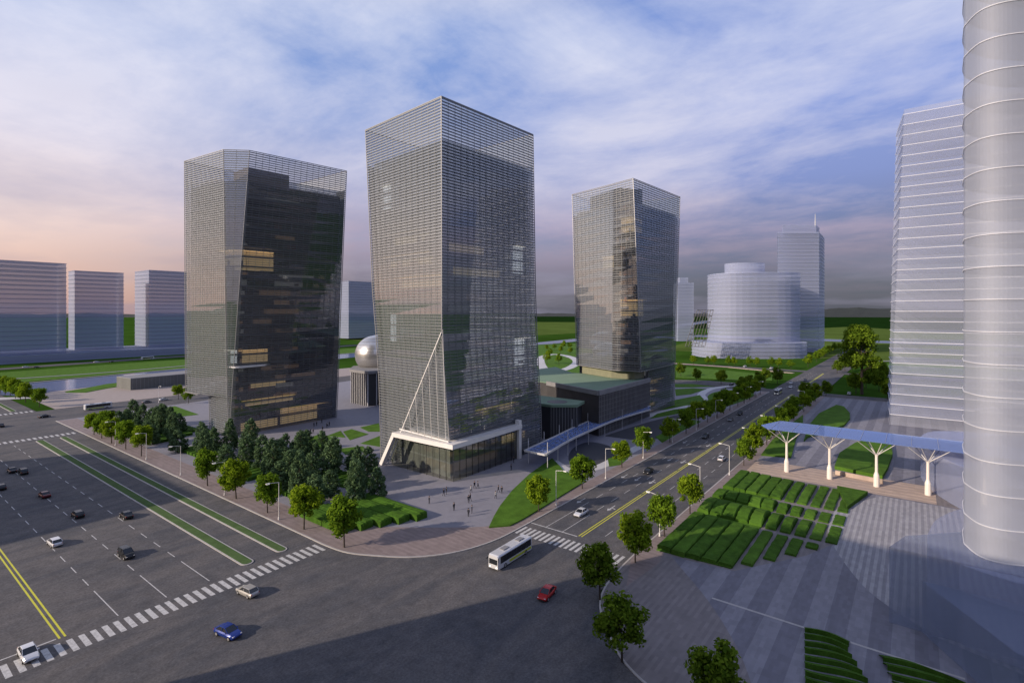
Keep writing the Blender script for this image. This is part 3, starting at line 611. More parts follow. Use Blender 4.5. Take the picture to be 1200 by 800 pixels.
# ------------------------------------------------------------------ office towers
def lerp2(a, b, t): return tuple(a[i]+(b[i]-a[i])*t for i in range(len(a)))
def tower(name, label, levels, top, crown, cat='office tower', louv=1.0, mull=3.1, skip=None, floor_h=4.1, core=(.36,.36), core_m='core', core_poly=None, lh=.2, trimw=.24, glass_m=None, inglass_m=None, warm=('glow_wall_dim','glow_wall_grey','glow_wall_grey'), trim_skip=(), lits=(), matl=None, face_m=None, base_z=0, group=None, boxes=(), partitions=1):
    """levels: [(z, [corner...])] counter-clockwise from the corner nearest the avenue"""
    lv = sorted(levels, key=lambda a: a[0]); n = len(lv[0][1])
    def corners(z):
        if z <= lv[0][0]: return lv[0][1]
        for (za, pa), (zb, pb) in zip(lv, lv[1:]):
            if z <= zb: t = (z-za)/(zb-za); return [lerp2(a, b, t) for a, b in zip(pa, pb)]
        return lv[-1][1]
    def nxt(z, step, lim):
        z2 = min(lim, z+step)
        for a_ in lv:
            if z+1e-4 < a_[0] < z2: return a_[0]
        return z2
    cx = sum(p[0] for p in corners(60))/n; cyy = sum(p[1] for p in corners(60))/n
    t = thing(name, label, cat, (cx, cyy, 0), 0, group, world=True)
    def inset(ps, d):
        out = []
        for x, y in ps:
            r = math.hypot(x-cx, y-cyy); k = (r-d*1.35)/r; out.append((cx+(x-cx)*k, cyy+(y-cyy)*k))
        return out
    skip = skip or (lambda f, z: (0., 1.))
    for f in range(n):
        b = MB(); g = (f+1) % n
        z = base_z+.6
        while z <= top:
            s0, s1 = skip(f, z)
            if s1-s0 > .01:
                cs = corners(z); a = lerp2(cs[f], cs[g], s0); c = lerp2(cs[f], cs[g], s1)
                if math.dist(a, c) > .4: b.bar((*a, z), (*c, z), .24, lh*(1.8 if z > crown else 1))
            z += louv
        Lf = math.dist(corners(60)[f], corners(60)[g]); k = max(1, round(Lf/mull))
        for i in range(k+1):
            s = i/k; seg = None; z = base_z
            prev = None
            while z < top:
                z2 = nxt(z, 6, top); s0, s1 = skip(f, (z+z2)/2)
                if s0-1e-6 <= s <= s1+1e-6:
                    p = lerp2(corners(z)[f], corners(z)[g], s); q = lerp2(corners(z2)[f], corners(z2)[g], s)
                    b.bar((*p, z), (*q, z2), .08, .12) if 0 < i < k else None
                z = z2
        if b.v: obj('louvre_screen', b, (face_m or {}).get(f, matl or 'louvre'), t)
        # screen glass just behind the louvres
        b = MB(); z = base_z
        while z < top-.35:
            z2 = nxt(z, 5, top-.3); s0, s1 = skip(f, (z+z2)/2)
            if s1-s0 > .01:
                A = inset(corners(z), .35); B = inset(corners(z2), .35)
                p, q = lerp2(A[f],A[g],s0), lerp2(A[f],A[g],s1); r_, s_ = lerp2(B[f],B[g],s1), lerp2(B[f],B[g],s0)
                if math.dist(p, q) > .3: b.add([(*p,z),(*q,z),(*r_,z2),(*s_,z2)], [(0,1,2,3)])
            z = z2
        if b.v: obj('screen_glass', b, (glass_m or {}).get(f, 'towerglass'), t)
    b = MB()                                    # corner trims and top rim
    for f in range(n):
        z = base_z
        while z < top:
            z2 = nxt(z, 6, top)
            if f not in trim_skip and skip(f, (z+z2)/2)[0] <= 0.001 and skip(f, (z+z2)/2)[1] > .01:
                b.bar((*corners(z)[f], z), (*corners(z2)[f], z2), trimw, trimw)
            z = z2
        b.bar((*corners(top)[f], top), (*corners(top)[(f+1)%n], top), .3, .3)
    obj('edge_trim', b, 'trim', t)
    # inner glass volume
    zt = crown
    for f in range(n):
        b = MB(); z = base_z+.3; g = (f+1) % n
        while z < zt-.1:
            z2 = nxt(z, 8, zt); A = inset(corners(z), 2.0); B = inset(corners(z2), 2.0)
            b.add([(*A[f],z),(*A[g],z),(*B[g],z2),(*B[f],z2)], [(0,1,2,3)])
            z = z2
        obj('curtain_wall', b, (inglass_m or {}).get(f, 'inglass'), t)
    z = base_z+.2 if base_z else 5.0; rr = random.Random(len(label)); part = MB(); k = 0
    while z < zt-1:
        A = inset(corners(z), 1.85); obj('floor_slab', MB().prism(A, z, z+.6), 'slab', t)
        if partitions:
            for _ in range(11):                 # rooms, desks, blinds behind the glass
                f = rr.randrange(n); s = rr.uniform(.02, .9); Z0 = z+.56; dd = rr.uniform(3.2, 8)
                I1 = inset(corners(z), dd); a = lerp2(I1[f], I1[(f+1)%n], s); c = lerp2(I1[f], I1[(f+1)%n], min(.98, s+rr.uniform(.04,.16)))
                if math.dist(a, c) > .5: part.bar((*a, Z0+1.3), (*c, Z0+1.3), .2, rr.choice((1.2,2.4,2.6)), rr.choice((0,0,1,2,3)))
        z += floor_h; k += 1
    obj('roof_slab', MB().prism(inset(corners(zt), 2.1), zt, zt+.5), 'slab', t)
    if part.v: obj('partition_wall', part, ['warmwall','core','grey','bench_col'], t)
    cs = corners(60); Ac = inset(cs, 0); kx, ky = core
    poly = [(cx+(x-cx)*kx, cyy+(y-cyy)*ky) for x, y in Ac]
    obj('service_core', MB().prism(core_poly or poly, .2, zt+(10 if core_poly else 4)), core_m, t)
    zf = 5.0+floor_h if not base_z else base_z; q_ = random.Random(int(cx*3)); fl = 0
    while zf < zt-6:                              # office walls that glow by themselves, light put into the material
        fl += 1
        for f in ((0, n-1) if n == 4 else (0, 3, 4)):
            if q_.random() < (.75 if zf < 72 else .35):
                a0 = q_.uniform(.03, .45); a1 = a0+q_.uniform(.2, .5); I = inset(corners(zf+1), q_.uniform(4.5, 6.5)); I2 = inset(corners(zf+1), 7.0)
                g = (f+1) % n; p, p1 = lerp2(I[f], I[g], a0), lerp2(I[f], I[g], a1); p2, p3 = lerp2(I2[f], I2[g], a1), lerp2(I2[f], I2[g], a0)
                obj('office_wall', MB().prism([p, p1, p2, p3], zf+.9, zf+.4+q_.uniform(1.6, 3.0)), q_.choice(warm), t)
        zf += floor_h
    for (f, s0, s1, z0, z1, m_, dep) in lits:     # lit rooms: glowing ceiling strip, back wall with its light put in
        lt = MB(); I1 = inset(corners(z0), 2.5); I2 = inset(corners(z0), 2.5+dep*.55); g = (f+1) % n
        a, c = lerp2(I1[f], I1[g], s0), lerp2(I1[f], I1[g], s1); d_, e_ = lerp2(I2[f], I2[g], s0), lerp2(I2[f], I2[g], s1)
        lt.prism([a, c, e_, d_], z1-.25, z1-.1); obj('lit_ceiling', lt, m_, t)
        obj('back_wall', MB().prism([d_, e_, (e_[0]*.995+cx*.005, e_[1]*.995+cyy*.005), (d_[0]*.995+cx*.005, d_[1]*.995+cyy*.005)], z0, z1-.3), 'glow_wall_white' if m_ == 'glow_white' else 'room', t)
    return t, corners
M['olive'] = mat('olive_panel', (.20,.20,.13), .7, var=.1); M['core_brown'] = mat('brown_core_wall', (.105,.075,.055), .7, var=.3, scale=.3)
M['bench_col'] = mat('red_furniture', (.30,.08,.04), .7)

# centre tower. corners: 0 near (A), 1 right (C), 2 back (D), 3 left (B)
A_ = [(122,122),(170.3,119.6),(173,167),(127,168)]
lev = [(0,[(124,120),(177,120),(177,162),(128,160)]), (14,[(123.6,120),(176.5,120),(176.5,162),(127.8,160.1)]), (30,[(122.8,120.9),(175,120),(176,163),(127.5,160.5)]), (48,[(122,121.8),(173.5,120),(175,164),(127.2,162)]), (63,[(122,121.8),(172.6,120),(174.6,165),(127,163.6)]), (125,A_)]
def skipC(f, z):
    if f == 3:   # left face, runs from B back to A
        if z < 14: vd = 151-(z-3)/45*29; return (0., max(0., min(1., (160-vd)/40)))
        return (0., 1.)
    if f == 0:
        if z < 13.5: return (.655, 1.)
    return (0., 1.)
ct, cC = tower('office_tower', 'tallest glass tower at centre with white diagonal brace over its entrance', lev, 125, 111.5, skip=skipC, face_m={0:'louvre_shade'}, core=(.3,.3), core_m='grey',
    lits=[(3,.1,.75,80,84,'lit_dim',5),(3,.0,.8,72,76,'lit_dim',5),(3,.2,.95,64,68,'lit_dim',5),(0,.05,.5,76,79.5,'lit_dim',5),(0,.1,.7,68,71,'lit_dim',4),(0,.62,.95,5.4,9,'lit',3),(3,.02,.16,94,103,'glow_white',2),(0,.85,.99,70,81,'glow_white',2),(3,.02,.13,44,55,'glow_white',2),(0,.85,.99,34,45,'glow_white',3),(0,.3,.8,17.5,20.5,'lit_dim',4)])  # white entries glow in place of daylight through the open corners
b = MB(); b.bar((121.6,121.6,48.5),(124.2,151.3,.2), .30, .30); b.bar((123.4,144,14.1),(123.1,119.8,13.2), .3, .4)
for i in range(7):
    v = 121+i*3.3; zt = 48.5-(v-121.6)/29.7*48; zb = 13.4
    if zt > zb+1: b.bar((123.0-.0*i, v, zb), (121.6+.06*i, v, zt), .09, .09)
obj('diagonal_brace', b, 'white', ct)
# lobby, part of the tower
b = MB(); P = [(124.4,119.0),(158.5,119.0),(158.5,122),(128,150),(124.8,150)]
b = MB()
for p, q in zip(P, P[1:]+P[:1]): b.add([(*p,KZ),(*q,KZ),(*q,11.3),(*p,11.3)], [(0,1,2,3)])
obj('lobby_glass', b, 'lobby', ct)
b = MB()
for i in range(12):
    u = 124.4+i*3.1; b.bar((u,118.9,KZ),(u,118.9,11.3), .1, .15)
for i in range(1,9):
    v = 119+i*3.1; 
    if v < 143: b.bar((124.3,v,KZ),(124.3,v,11.3), .1, .15)
obj('lobby_mullion', b, 'dark', ct)
b = MB(); b.prism([(121.6,116.6),(160,117.4),(160,124),(130,146),(121.6,146)], 11.4, 12.9)
obj('canopy_slab', b, 'white', ct)
b = MB(); b.bar((122.3,145.3,12.1),(122.9,153,.2), 1.5, 1.4); obj('canopy_leg', b, 'white', ct); b = MB(); b.prism([(158.6,117.8),(160.2,117.8),(160.2,119.6),(158.6,119.6)], KZ, 14.5); obj('canopy_leg', b, 'white', ct)
b = MB(); b.prism([(131,126),(156,126),(156,141),(133,141)], KZ, 8.5); obj('lobby_wall', b, 'glow_wall_dim', ct)  # wall glows by its material to brighten the lobby
obj('lit_ceiling', MB().prism([(128,122),(155,122),(155,126),(128,126)], 10.8, 11.0), 'lit_dim', ct)

# left tower. corners: 0 C(right of chamfer), 1 D, 2 E, 3 A(left), 4 B
lev = [(0,[(109.2,240.2),(164,241),(162,266),(109.6,260.5),(109,240.6)]), (17.4,[(109.8,239.4),(163.6,239),(162,266),(109.4,261),(108.6,241)]), (17.6,[(109.8,239.4),(163.6,239),(162,272),(104.6,274.2),(108.6,241)]),
       (60,[(111.4,236.8),(162.5,235),(162,274),(104.3,274.2),(107.8,241)]), (126,[(114.5,233),(161,228),(161,274),(104,274.2),(107,241)])]
lt_, cL = tower('office_tower', 'glass tower at left with chamfered corner and overhanging left side', lev, 126.3, 113, matl='louvre', face_m={0:'louvre_shade',4:'louvre',3:'louvre'}, floor_h=4.4, warm=('glow_wall_dim','glow_wall_dim','glow_wall_grey'), glass_m={0:'clear'}, inglass_m={0:'inclear'}, core_m='core_brown', core_poly=[(121,248),(141,247),(142,264),(122,264)],
    lits=[(4,.05,.98,74,83,'lit',3.5),(0,.0,.30,74,83,'lit',4),(3,.7,.99,76,83,'lit',5),(3,.8,.98,32,38,'glow_white',5),(0,0,.28,32,38,'lit',4),(0,.02,.42,.8,5.5,'lit_dim',4),(0,.47,.98,.8,8.5,'lit_dim',8),(3,.05,.6,.8,5,'glow_white',3),(0,.05,.6,12,15,'lit_dim',5),(0,.1,.5,20,23,'lit_dim',5)])
obj('balcony_slab', MB().prism(catmull([(109,242),(112,237),(122,237.5),(128,241),(122,246),(112,247)], 4), 30.4, 31.2), 'white', lt_)
b = MB(); b.prism([(104.3,274.4),(104.3,260.5),(109.2,260.5),(162,266.2),(162,272)], 17.3, 17.6)
obj('soffit', b, 'trim', lt_)

# rear tower. corners: 0 N near, 1 R right, 2 back, 3 L left, 4 W (chamfer)
lev = [(0,[(272,115),(306,113),(306,160),(272,158),(270,130)]), (24.4,[(272,114.5),(307,113),(308,160),(272,158),(268,128)]), (24.6,[(257,112.4),(307.5,113),(303,160),(268.5,157.5),(255,128)]),
       (125,[(257.4,117),(316.6,113.3),(311,162),(271,162),(262,131)])]
def skipR(f, z):
    if f in (3, 4) and z < 24.5: return (0., 0.)
    return (0., 1.)
rt_, cR = tower('office_tower', 'glass tower furthest back, rising behind the green podium roof', lev, 125, 113, skip=skipR, glass_m={4:'clear'}, inglass_m={4:'inclear'}, louv=1.25, trimw=.25, trim_skip=(4,), core_poly=[(265,128),(276,120),(292,140),(275,152)], face_m={0:'louvre_shade',4:'louvre',3:'louvre'}, floor_h=4.6, core=(.42,.42),
    lits=[(0,.0,.26,98,107,'lit',5),(4,.3,.98,98,107,'lit',5),(3,.62,.97,78,86,'lit',4),(0,0,.26,53,62,'lit',5),(4,.3,.98,53,62,'lit',5),(0,.1,.6,2,5.2,'lit',4),(0,.1,.6,8,11,'lit',4),(0,.2,.8,14,17,'lit_dim',4)])
b = MB(); b.prism([(257,112.4),(307.5,113),(308,160),(268.5,157.5),(255,128)], 24.2, 24.6); obj('soffit', b, 'trim', rt_)
obj('base_wall', MB().prism([(260.5,117.5),(271.5,117),(271.5,155),(269,154),(258.5,130)], 19.7, 24.15), 'olive', rt_)

# podium hall with green roof
ph = thing('podium_hall', 'low dark hall with flat green roof between centre and rear towers', 'hall', (235,130,0), world=True)
Pp = [(209,111.5),(266,111.5),(270,130),(268,160),(290,186),(232,190),(223,148)]
obj('wall', MB().prism(Pp, -.1, 19.2), 'core', ph)
obj('roof', MB().prism([(x*1.0+(.0), y) for x, y in Pp], 19.2, 19.6), 'roofgreen', ph)
obj('parapet', ribbon(Pp[:2], 1.2, 18.2, 20.3), 'grey', ph); obj('parapet', ribbon([Pp[6],Pp[0]], 1.0, 18.2, 20.25), 'grey', ph)
b = MB(); u = 210
while u < 266: b.bar((u,111.3,.2),(u,111.3,18.2), .18, .35); u += 1.5
obj('facade_fin', b, 'grey', ph)
b = MB(); z = 2
while z < 18: b.bar((209.2,111.35,z),(265.8,111.35,z), .1, .12); z += 2.2
obj('facade_rail', b, 'grey', ph)
an = thing('glazed_pavilion', 'small dark glazed pavilion with green roof leaning on the podium hall', 'pavilion', (205,130,0), world=True)
Pa = [(214.5,119),(196.6,115),(190,124),(190,150),(221,150)]
obj('wall', MB().prism([(x+.8,y+.6) for x, y in Pa[1:4]]+[(208,149),(207.5,119)], 0, 14.3), 'dark', an)
obj('roof', MB().prism([(207.6,117.6)]+Pa[1:4]+[(208.5,150)], 14.3, 15.4), 'roofgreen', an)
obj('roof_opening', MB().lathe([(4.5,15.41),(4.5,15.5)], 24, (198,126)), 'dark', an)
b = MB()
for i in range(10): p = lerp2((190.2,124.2),(196.8,115.3), i/9); b.bar((*p,.2),(*p,14.2), .12, .2)
obj('mullion', b, 'grey', an)

# hall under the silver dome
dm_ = thing('dome_hall', 'dark slatted hall carrying a shiny silver egg dome, left of the centre tower', 'hall', (205,270,0), world=True)
q0 = G(412,472); q1 = G(431,476)
c0 = cam(-87, 340)
obj('wall', MB().prism([q0, q1, (q1[0]+45,q1[1]-14), (q1[0]+55,q1[1]+26), (q0[0]+12,q0[1]+14)], 0, 19), 'dark', dm_)
obj('roof', MB().prism([(q0[0]-1,q0[1]+1), (q1[0]-1,q1[1]-1.4), (q1[0]+46,q1[1]-15), (q1[0]+56,q1[1]+27), (q0[0]+12,q0[1]+15)], 19, 20.6), 'grey', dm_)
b = MB()
for i in range(10): p = lerp2(q0, q1, i/9); b.bar((p[0]-.4,p[1]-.3,.2),(p[0]-.4,p[1]-.3,19), .3, .5)
for i in range(10): p = lerp2(q1, (q1[0]+45,q1[1]-14), i/9); b.bar((p[0]-.3,p[1]-.5,.2),(p[0]-.3,p[1]-.5,19), .3, .5)
obj('slat', b, 'pale', dm_)
prof = [(13.8*math.sqrt(max(0.0, 1-((z-28)/12.5)**2))+.01, z) for z in [20.6+i*.9935 for i in range(21)]]
obj('dome', MB().lathe(prof, 36, c0), 'stainless', dm_, smooth=True)
b = MB()
for k in range(0, 20, 2):
    r, z = prof[k]; r += .06
    b = MB()
    for i in range(36):
        a, c = 2*math.pi*i/36, 2*math.pi*(i+1)/36
        if r > 1: b.bar((c0[0]+r*math.cos(a), c0[1]+r*math.sin(a), z),(c0[0]+r*math.cos(c), c0[1]+r*math.sin(c), z), .12, .12)
    if b.v: obj('dome_rib', b, 'grey', dm_)

# long blue glass entrance canopy
gc = thing('glass_canopy', 'long curved blue glass canopy on thin posts beside the centre tower', 'canopy', (200,117,0), world=True)
bk_ = catmull([G(*p, 5.5) for p in [(615,528),(650,512),(682,497),(725,482),(762,476)]], 6, False)
fr_ = catmull([G(*p, 5.5) for p in [(639,533),(662,519),(684,508),(722,492),(762,480)]], 6, False)
b = MB()
for i in range(len(bk_)-1): b.add([(*bk_[i],5.6),(*fr_[i],5.6),(*fr_[i+1],5.6),(*bk_[i+1],5.6),(*bk_[i],5.5),(*fr_[i],5.5),(*fr_[i+1],5.5),(*bk_[i+1],5.5)], [(0,1,2,3),(7,6,5,4)])
obj('glass_roof', b, 'blueglass', gc)
b = MB()
for l in (bk_, fr_):
    for i in range(len(l)-1): b.bar((*l[i],5.55),(*l[i+1],5.55), .7, .6)
b.bar((*bk_[0],5.55),(*fr_[0],5.55), .7, .6)
obj('edge_beam', b, 'pale', gc)
b = MB()
for i in range(1, len(bk_)): b.bar((*bk_[i],5.62),(*fr_[i],5.62), .12, .14)
for s in (.33,.66):
    for i in range(len(bk_)-1): b.bar((*lerp2(bk_[i],fr_[i],s),5.63),(*lerp2(bk_[i+1],fr_[i+1],s),5.63), .1, .12)
obj('glazing_bar', b, 'grey', gc)
for i in range(1, len(bk_), 3):
    obj('post', MB().tube((*fr_[i],0),(*fr_[i],9.5 if i % 2 else 5.4), .13), 'pale', gc); obj('post', MB().tube((*bk_[i],0),(*bk_[i],9.5), .13), 'pale', gc)
# dark drives by the canopy
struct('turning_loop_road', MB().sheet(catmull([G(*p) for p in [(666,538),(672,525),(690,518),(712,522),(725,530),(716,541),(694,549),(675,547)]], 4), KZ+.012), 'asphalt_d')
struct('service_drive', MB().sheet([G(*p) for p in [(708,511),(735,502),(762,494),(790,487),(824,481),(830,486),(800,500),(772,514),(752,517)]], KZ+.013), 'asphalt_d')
struct('curved_path', ribbon(catmull([G(*p) for p in [(648,540),(655,545),(668,551),(700,548),(740,528),(757,520)]], 5, False), 4, .1, KZ+.016), 'pale')
struct('pale_garden_path', ribbon(catmull([G(*p) for p in [(757,488),(785,481),(815,474),(826,468),(822,462),(836,455),(870,451)]], 5, False), 5, .1, KZ+.018), 'pale')
struct('service_road', MB().sheet([G(*p) for p in [(790,445),(830,446),(880,450),(900,456),(884,458),(830,451),(790,450)]], KZ+.011), 'asphalt')
struct('curved_promenade', ribbon(catmull([G(*p) for p in [(790,425.5),(840,429),(890,433.5),(930,437)]], 5, False), 5, -.15, .1), 'beige')
ring = catmull([G(*p) for p in [(634,419),(650,415),(668,418),(676,424),(664,432),(640,434)]], 5)
struct('ring_road', ribbon(ring+ring[:1], 9, -.15, .05), 'pale')
struct('ring_lawn', MB().sheet([G(*p) for p in [(630,404),(680,402),(690,428),(680,437),(630,438)]], -.06), 'grass')

# grey riverside building at left
gw = thing('riverside_building', 'long low grey wall-like building on the beige riverside plaza at left', 'building', world=True)
p0, p1 = G(153,457), G(222,450)
obj('wall', MB().prism([p0, p1, (p1[0]+30,p1[1]+2), (p1[0]+26,p1[1]+26), (p0[0]-2,p0[1]+22)], 0, 7.9), 'wallgrey', gw)
obj('roof', MB().prism([p0, p1, (p1[0]+30,p1[1]+2), (p1[0]+26,p1[1]+26), (p0[0]-2,p0[1]+22)], 7.9, 8.3), 'grey', gw)
b = MB()
for i in range(16): p = lerp2(p0, p1, (i+.5)/16); b.bar((p[0]-.05,p[1]-.3,.1),(p[0]-.05,p[1]-.3,7.8), .12, .2)
obj('pilaster', b, 'grey', gw)

# ------------------------------------------------------------------ translucent buildings
def ghost(name, label, poly, z0, z1, fh, shell='ghost', plate='ghostp', edge='ghoste', tops=(), grow=0.7, cat='building', top_poly=None, ew=.22, scallop=0):
    cx = sum(p[0] for p in poly)/len(poly); cy_ = sum(p[1] for p in poly)/len(poly)
    t = thing(name, label, cat, (cx, cy_, 0), world=True)
    def at(z):
        if not top_poly: return poly
        s = (z-z0)/(z1-z0); return [lerp2(a, c, s) for a, c in zip(poly, top_poly)]
    b = MB(); z = z0
    n = len(poly)
    if scallop:
        zz = z0
        def off(q, d): return [(x+(x-cx)/max(1,math.hypot(x-cx,y-cy_))*d, y+(y-cy_)/max(1,math.hypot(x-cx,y-cy_))*d) for x, y in q]
        while zz < z1-.1:
            pr = [(0,.05),(.12,-.15),(.4,-.5),(.7,-.45),(.9,-.15),(1,.05)]
            for (ta, da), (tb, db) in zip(pr, pr[1:]):
                qa, qb = off(poly, da*scallop), off(poly, db*scallop)
                for i in range(n): j = (i+1) % n; b.add([(*qa[i],zz+ta*fh),(*qa[j],zz+ta*fh),(*qb[j],zz+tb*fh),(*qb[i],zz+tb*fh)], [(0,1,2,3)])
            zz += fh
    else: b.prism(at(z0), z0, z1, poly2=at(z1))
    obj('glass_shell', b, shell, t)
    z = z0
    while z <= z1+.01:
        q = at(z); o = [(x+(x-cx)/max(1,math.hypot(x-cx,y-cy_))*grow, y+(y-cy_)/max(1,math.hypot(x-cx,y-cy_))*grow) for x, y in q]
        obj('floor_plate', MB().prism(o, z-ew/2, z+ew/2), [plate], t)
        obj('plate_edge', ribbon(o+o[:1], .12, z-ew/2-.03, z+ew/2+.03), edge, t) if edge else None
        z += fh
    for (tp, a, c) in tops:
        obj('roof_block', MB().prism(tp, a, c), shell, t)
        z = a
        while z <= c: obj('floor_plate', MB().prism([(x*1.0,y) for x, y in tp], z-ew/2, z+ew/2), plate, t); z += fh
    return t
bx_ = lambda u0, u1, v0, v1: [(u0,v0),(u1,v0),(u1,v1),(u0,v1)]
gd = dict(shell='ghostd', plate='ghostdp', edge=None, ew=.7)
ghost('slab_building', 'misty translucent slab building at far left edge of picture', bx_(40,174,790,830), 8, 112, 5.2, **gd)
ghost('slab_building', 'misty translucent slab building, middle one of the three at left', bx_(191,242,830,857), 8, 107, 5.2, **gd)
ghost('slab_building', 'misty translucent slab building half hidden behind the left tower', bx_(271,360,830,883), 8, 113, 5.2, **gd)
ghost('slab_building', 'misty slab building seen between the left and centre towers', bx_(640,780,900,950), 3, 118, 5.2, **gd)
ghost('podium_building', 'long misty podium under the three slab buildings at left', bx_(-40,380,770,880), 0, 8, 4, shell='ghostd', plate='ghostdp', edge='ghostd', ew=.5)
def ell(X, Y, rx, ry, n=40, p=2.0):
    out = []
    for i in range(n):
        a = 2*math.pi*i/n; c, s = math.cos(a), math.sin(a)
        out.append(cam(X+rx*math.copysign(abs(c)**(2/p), c), Y+ry*math.copysign(abs(s)**(2/p), s)))
    return out
ghost('round_building', 'broad pale translucent building with rounded front and drum on top', ell(317,695,55,42,p=2.6), 4, 105, 5, shell='ghost', plate='ghostp', edge='ghostp', tops=[(ell(302,685,25,18), 105, 118)], ew=.5)
ghost('podium_building', 'low stepped pale podium around the rounded translucent building', ell(300,672,66,44,p=3), 0, 18, 4.5, shell='ghost', plate='ghostp', edge='ghostp', ew=.5)
tw = ghost('tower_building', 'tall pale translucent tower with setback top and spire', [cam(*p) for p in [(370,735),(428,735),(450,765),(474,800),(403,800)]], 0, 167, 5, shell='ghost', plate='ghostp', edge='ghostp', tops=[([cam(*p) for p in [(380,742),(428,742),(448,768),(462,795),(412,795)]], 167, 178)], ew=.6)
obj('spire', MB().tube((*cam(437,760),178),(*cam(437,760),197), .9, .3), 'pale', tw)
ghost('distant_tower', 'faint bluish tower right behind the rear office tower', [cam(*p) for p in [(318,1010),(348,1010),(348,1040),(318,1040)]], 0, 112, 6, tops=[([cam(*p) for p in [(322,1012),(338,1012),(338,1030),(322,1030)]], 112, 122)], shell='ghostd', plate='ghostdp', edge=None)
# steel lattice wedge
lw = thing('lattice_frame', 'dark slanting steel lattice frame beside the pale rounded building', 'steel frame', world=True)
b = MB(); Yl = 600
def q(px, py, dY=0): Y = Yl+dY; c = cam((px-CX)/F*Y, Y); return (*c, HC-(py-HY)*Y/F)
for dY in (0, 12):
    TL, TR, BL, BR = q(817,363,dY), q(836,363,dY), q(803,406,dY), q(826,406,dY)
    for i in range(7):
        s = i/6; b.bar(lerp2(TL,BL,s), lerp2(TR,BR,s), .45, .45)
        b.bar(lerp2(TL,TR,s), lerp2(BL,BR,s), .45, .45)
        if i < 6: b.bar(lerp2(TL,BL,s), lerp2(TR,BR,s+1/6), .3, .3); b.bar(lerp2(TR,BR,s), lerp2(TL,BL,s+1/6), .3, .3)
for a, c in ((q(817,363),q(817,363,12)),(q(836,363),q(836,363,12)),(q(803,406),q(803,406,12)),(q(826,406),q(826,406,12))): b.bar(a, c, .4, .4)
obj('lattice_bar', b, 'dark', lw)
# right translucent towers
ghost('tower_building', 'leaning translucent white tower with many floor plates at right', [(319,9.6),(319,-70),(362,-70),(362,12)], 0, 154, 5.05, shell='ghostr', plate='ghostp', edge='ghoste', top_poly=[(321,4),(321,-66),(358,-66),(358,8)], grow=.35, ew=.25)
nt_poly = catmull([cam(*p) for p in [(82.3,96),(80.7,93.3),(79.7,89.8),(80.8,87.6),(83.8,86.4),(90,85.6),(102,87),(116,92),(118,100),(112,106),(100,107),(89,103)]], 5)
M['ghostn'] = ghost_mat('near_shell', (.50,.53,.62), .46); M['ghostnp'] = ghost_mat('near_plate', (.42,.45,.54), .35)
ghost('round_tower', 'huge rounded translucent white tower cut off by the right edge', nt_poly, 13.6, 204, 5.45, shell='ghostn', plate='ghostnp', edge='ghoste', grow=.1, ew=.1, scallop=.12)
pb = thing('glass_podium', 'big bluish translucent podium under the rounded tower, bottom right', 'podium', world=True)
obj('glass_volume', MB().prism([(114.8,3.6),(122.3,1.4),(132,-8),(132,-90),(114.8,-90)], .2, 13.5), 'ghostb', pb)
obj('glass_volume', MB().prism([(98,-11),(114.6,-1),(114.6,-80),(98,-80)], .2, 9), 'ghostb', pb)
bp_ = catmull([cam(*p) for p in [(79,100),(74,93),(75,86),(80,80),(90,78),(104,79),(122,84),(126,98),(118,110),(100,113),(88,108)]], 5)
obj('base_volume', MB().prism(bp_, .2, 13.3), 'ghostlb', pb)
pb2 = thing('glass_pavilion', 'low rounded bluish glass pavilion behind the last canopy column', 'pavilion', world=True)
pp = catmull([(186,-14),(205,-5),(228,-1.5),(246,-8),(250,-30),(240,-60),(200,-60),(176,-40),(176,-22)], 5)
obj('glass_volume', MB().prism(pp, .2, 12), 'ghostlb', pb2); obj('roof_plate', MB().prism(pp, 12.02, 12.3), 'ghostlb', pb2)

# tree-column canopy on the right plaza
cn = thing('column_canopy', 'long blue glass roof on white branching columns, right plaza', 'canopy', (202,10,KZ), world=True)
cu0, cu1, cv0, cv1, cz = 196, 213, 41, -34, 15.2
obj('glass_roof', MB().prism([(cu0,cv0-1),(cu0+5,cv0+2),(cu1,cv0-2),(cu1,cv1),(cu0,cv1)], cz, cz+.2), 'blueglass', cn)
b = MB(); v = 39
while v > cv1: b.bar((cu0,v,cz+.26),(cu1,v,cz+.26), .05, .08); v -= 6.37
obj('roof_rib', b, 'pale', cn)
for i in range(6):
    v = 35.1-12.75*i
    c = obj('column', MB().lathe([(.8,KZ),(.82,.6),(.78,3.6),(.42,4.8),(.38,9.6),(.5,10.2),(.25,10.5)], 12, (202,v)), 'cream', cn, smooth=False)
    for (du, dv) in ((-5.5,-5),(-5.5,5),(-5.5,1.6),(-5.5,-1.6),(8.5,-5),(8.5,5)):
        obj('branch', MB().tube((202,v,9.9),(202+du,v+dv,cz-.05), .15, .09, 7), 'white', c)

# off-frame city blocks on the other side of the avenue (they throw the long shadows)
def cityblock(label, u0, u1, v0, v1, h):
    t = thing('office_block', label, 'office block', world=True)
    obj('wall', MB().box(u0,u1,v0,v1,-.1,h), 'offb', t)
    b = MB(); z = 4
    while z < h-3: b.box(u1-.1,u1+.06,v0+2,v1-2,z,z+2.2); b.box(u0+2,u1-2,v0-.06,v0+.1,z,z+2.2); b.box(u0+2,u1-2,v1-.1,v1+.06,z,z+2.2); z += 4
    obj('window_band', b, 'carglass', t); obj('parapet', MB().box(u0-.3,u1+.3,v0-.3,v1+.3,h,h+.5), 'grey', t)
cityblock('tall concrete office block left of and behind the viewpoint', -70,-26.6,-75,118,76)
cityblock('concrete office block across the avenue from the grove', -75,-30,222,304,42)

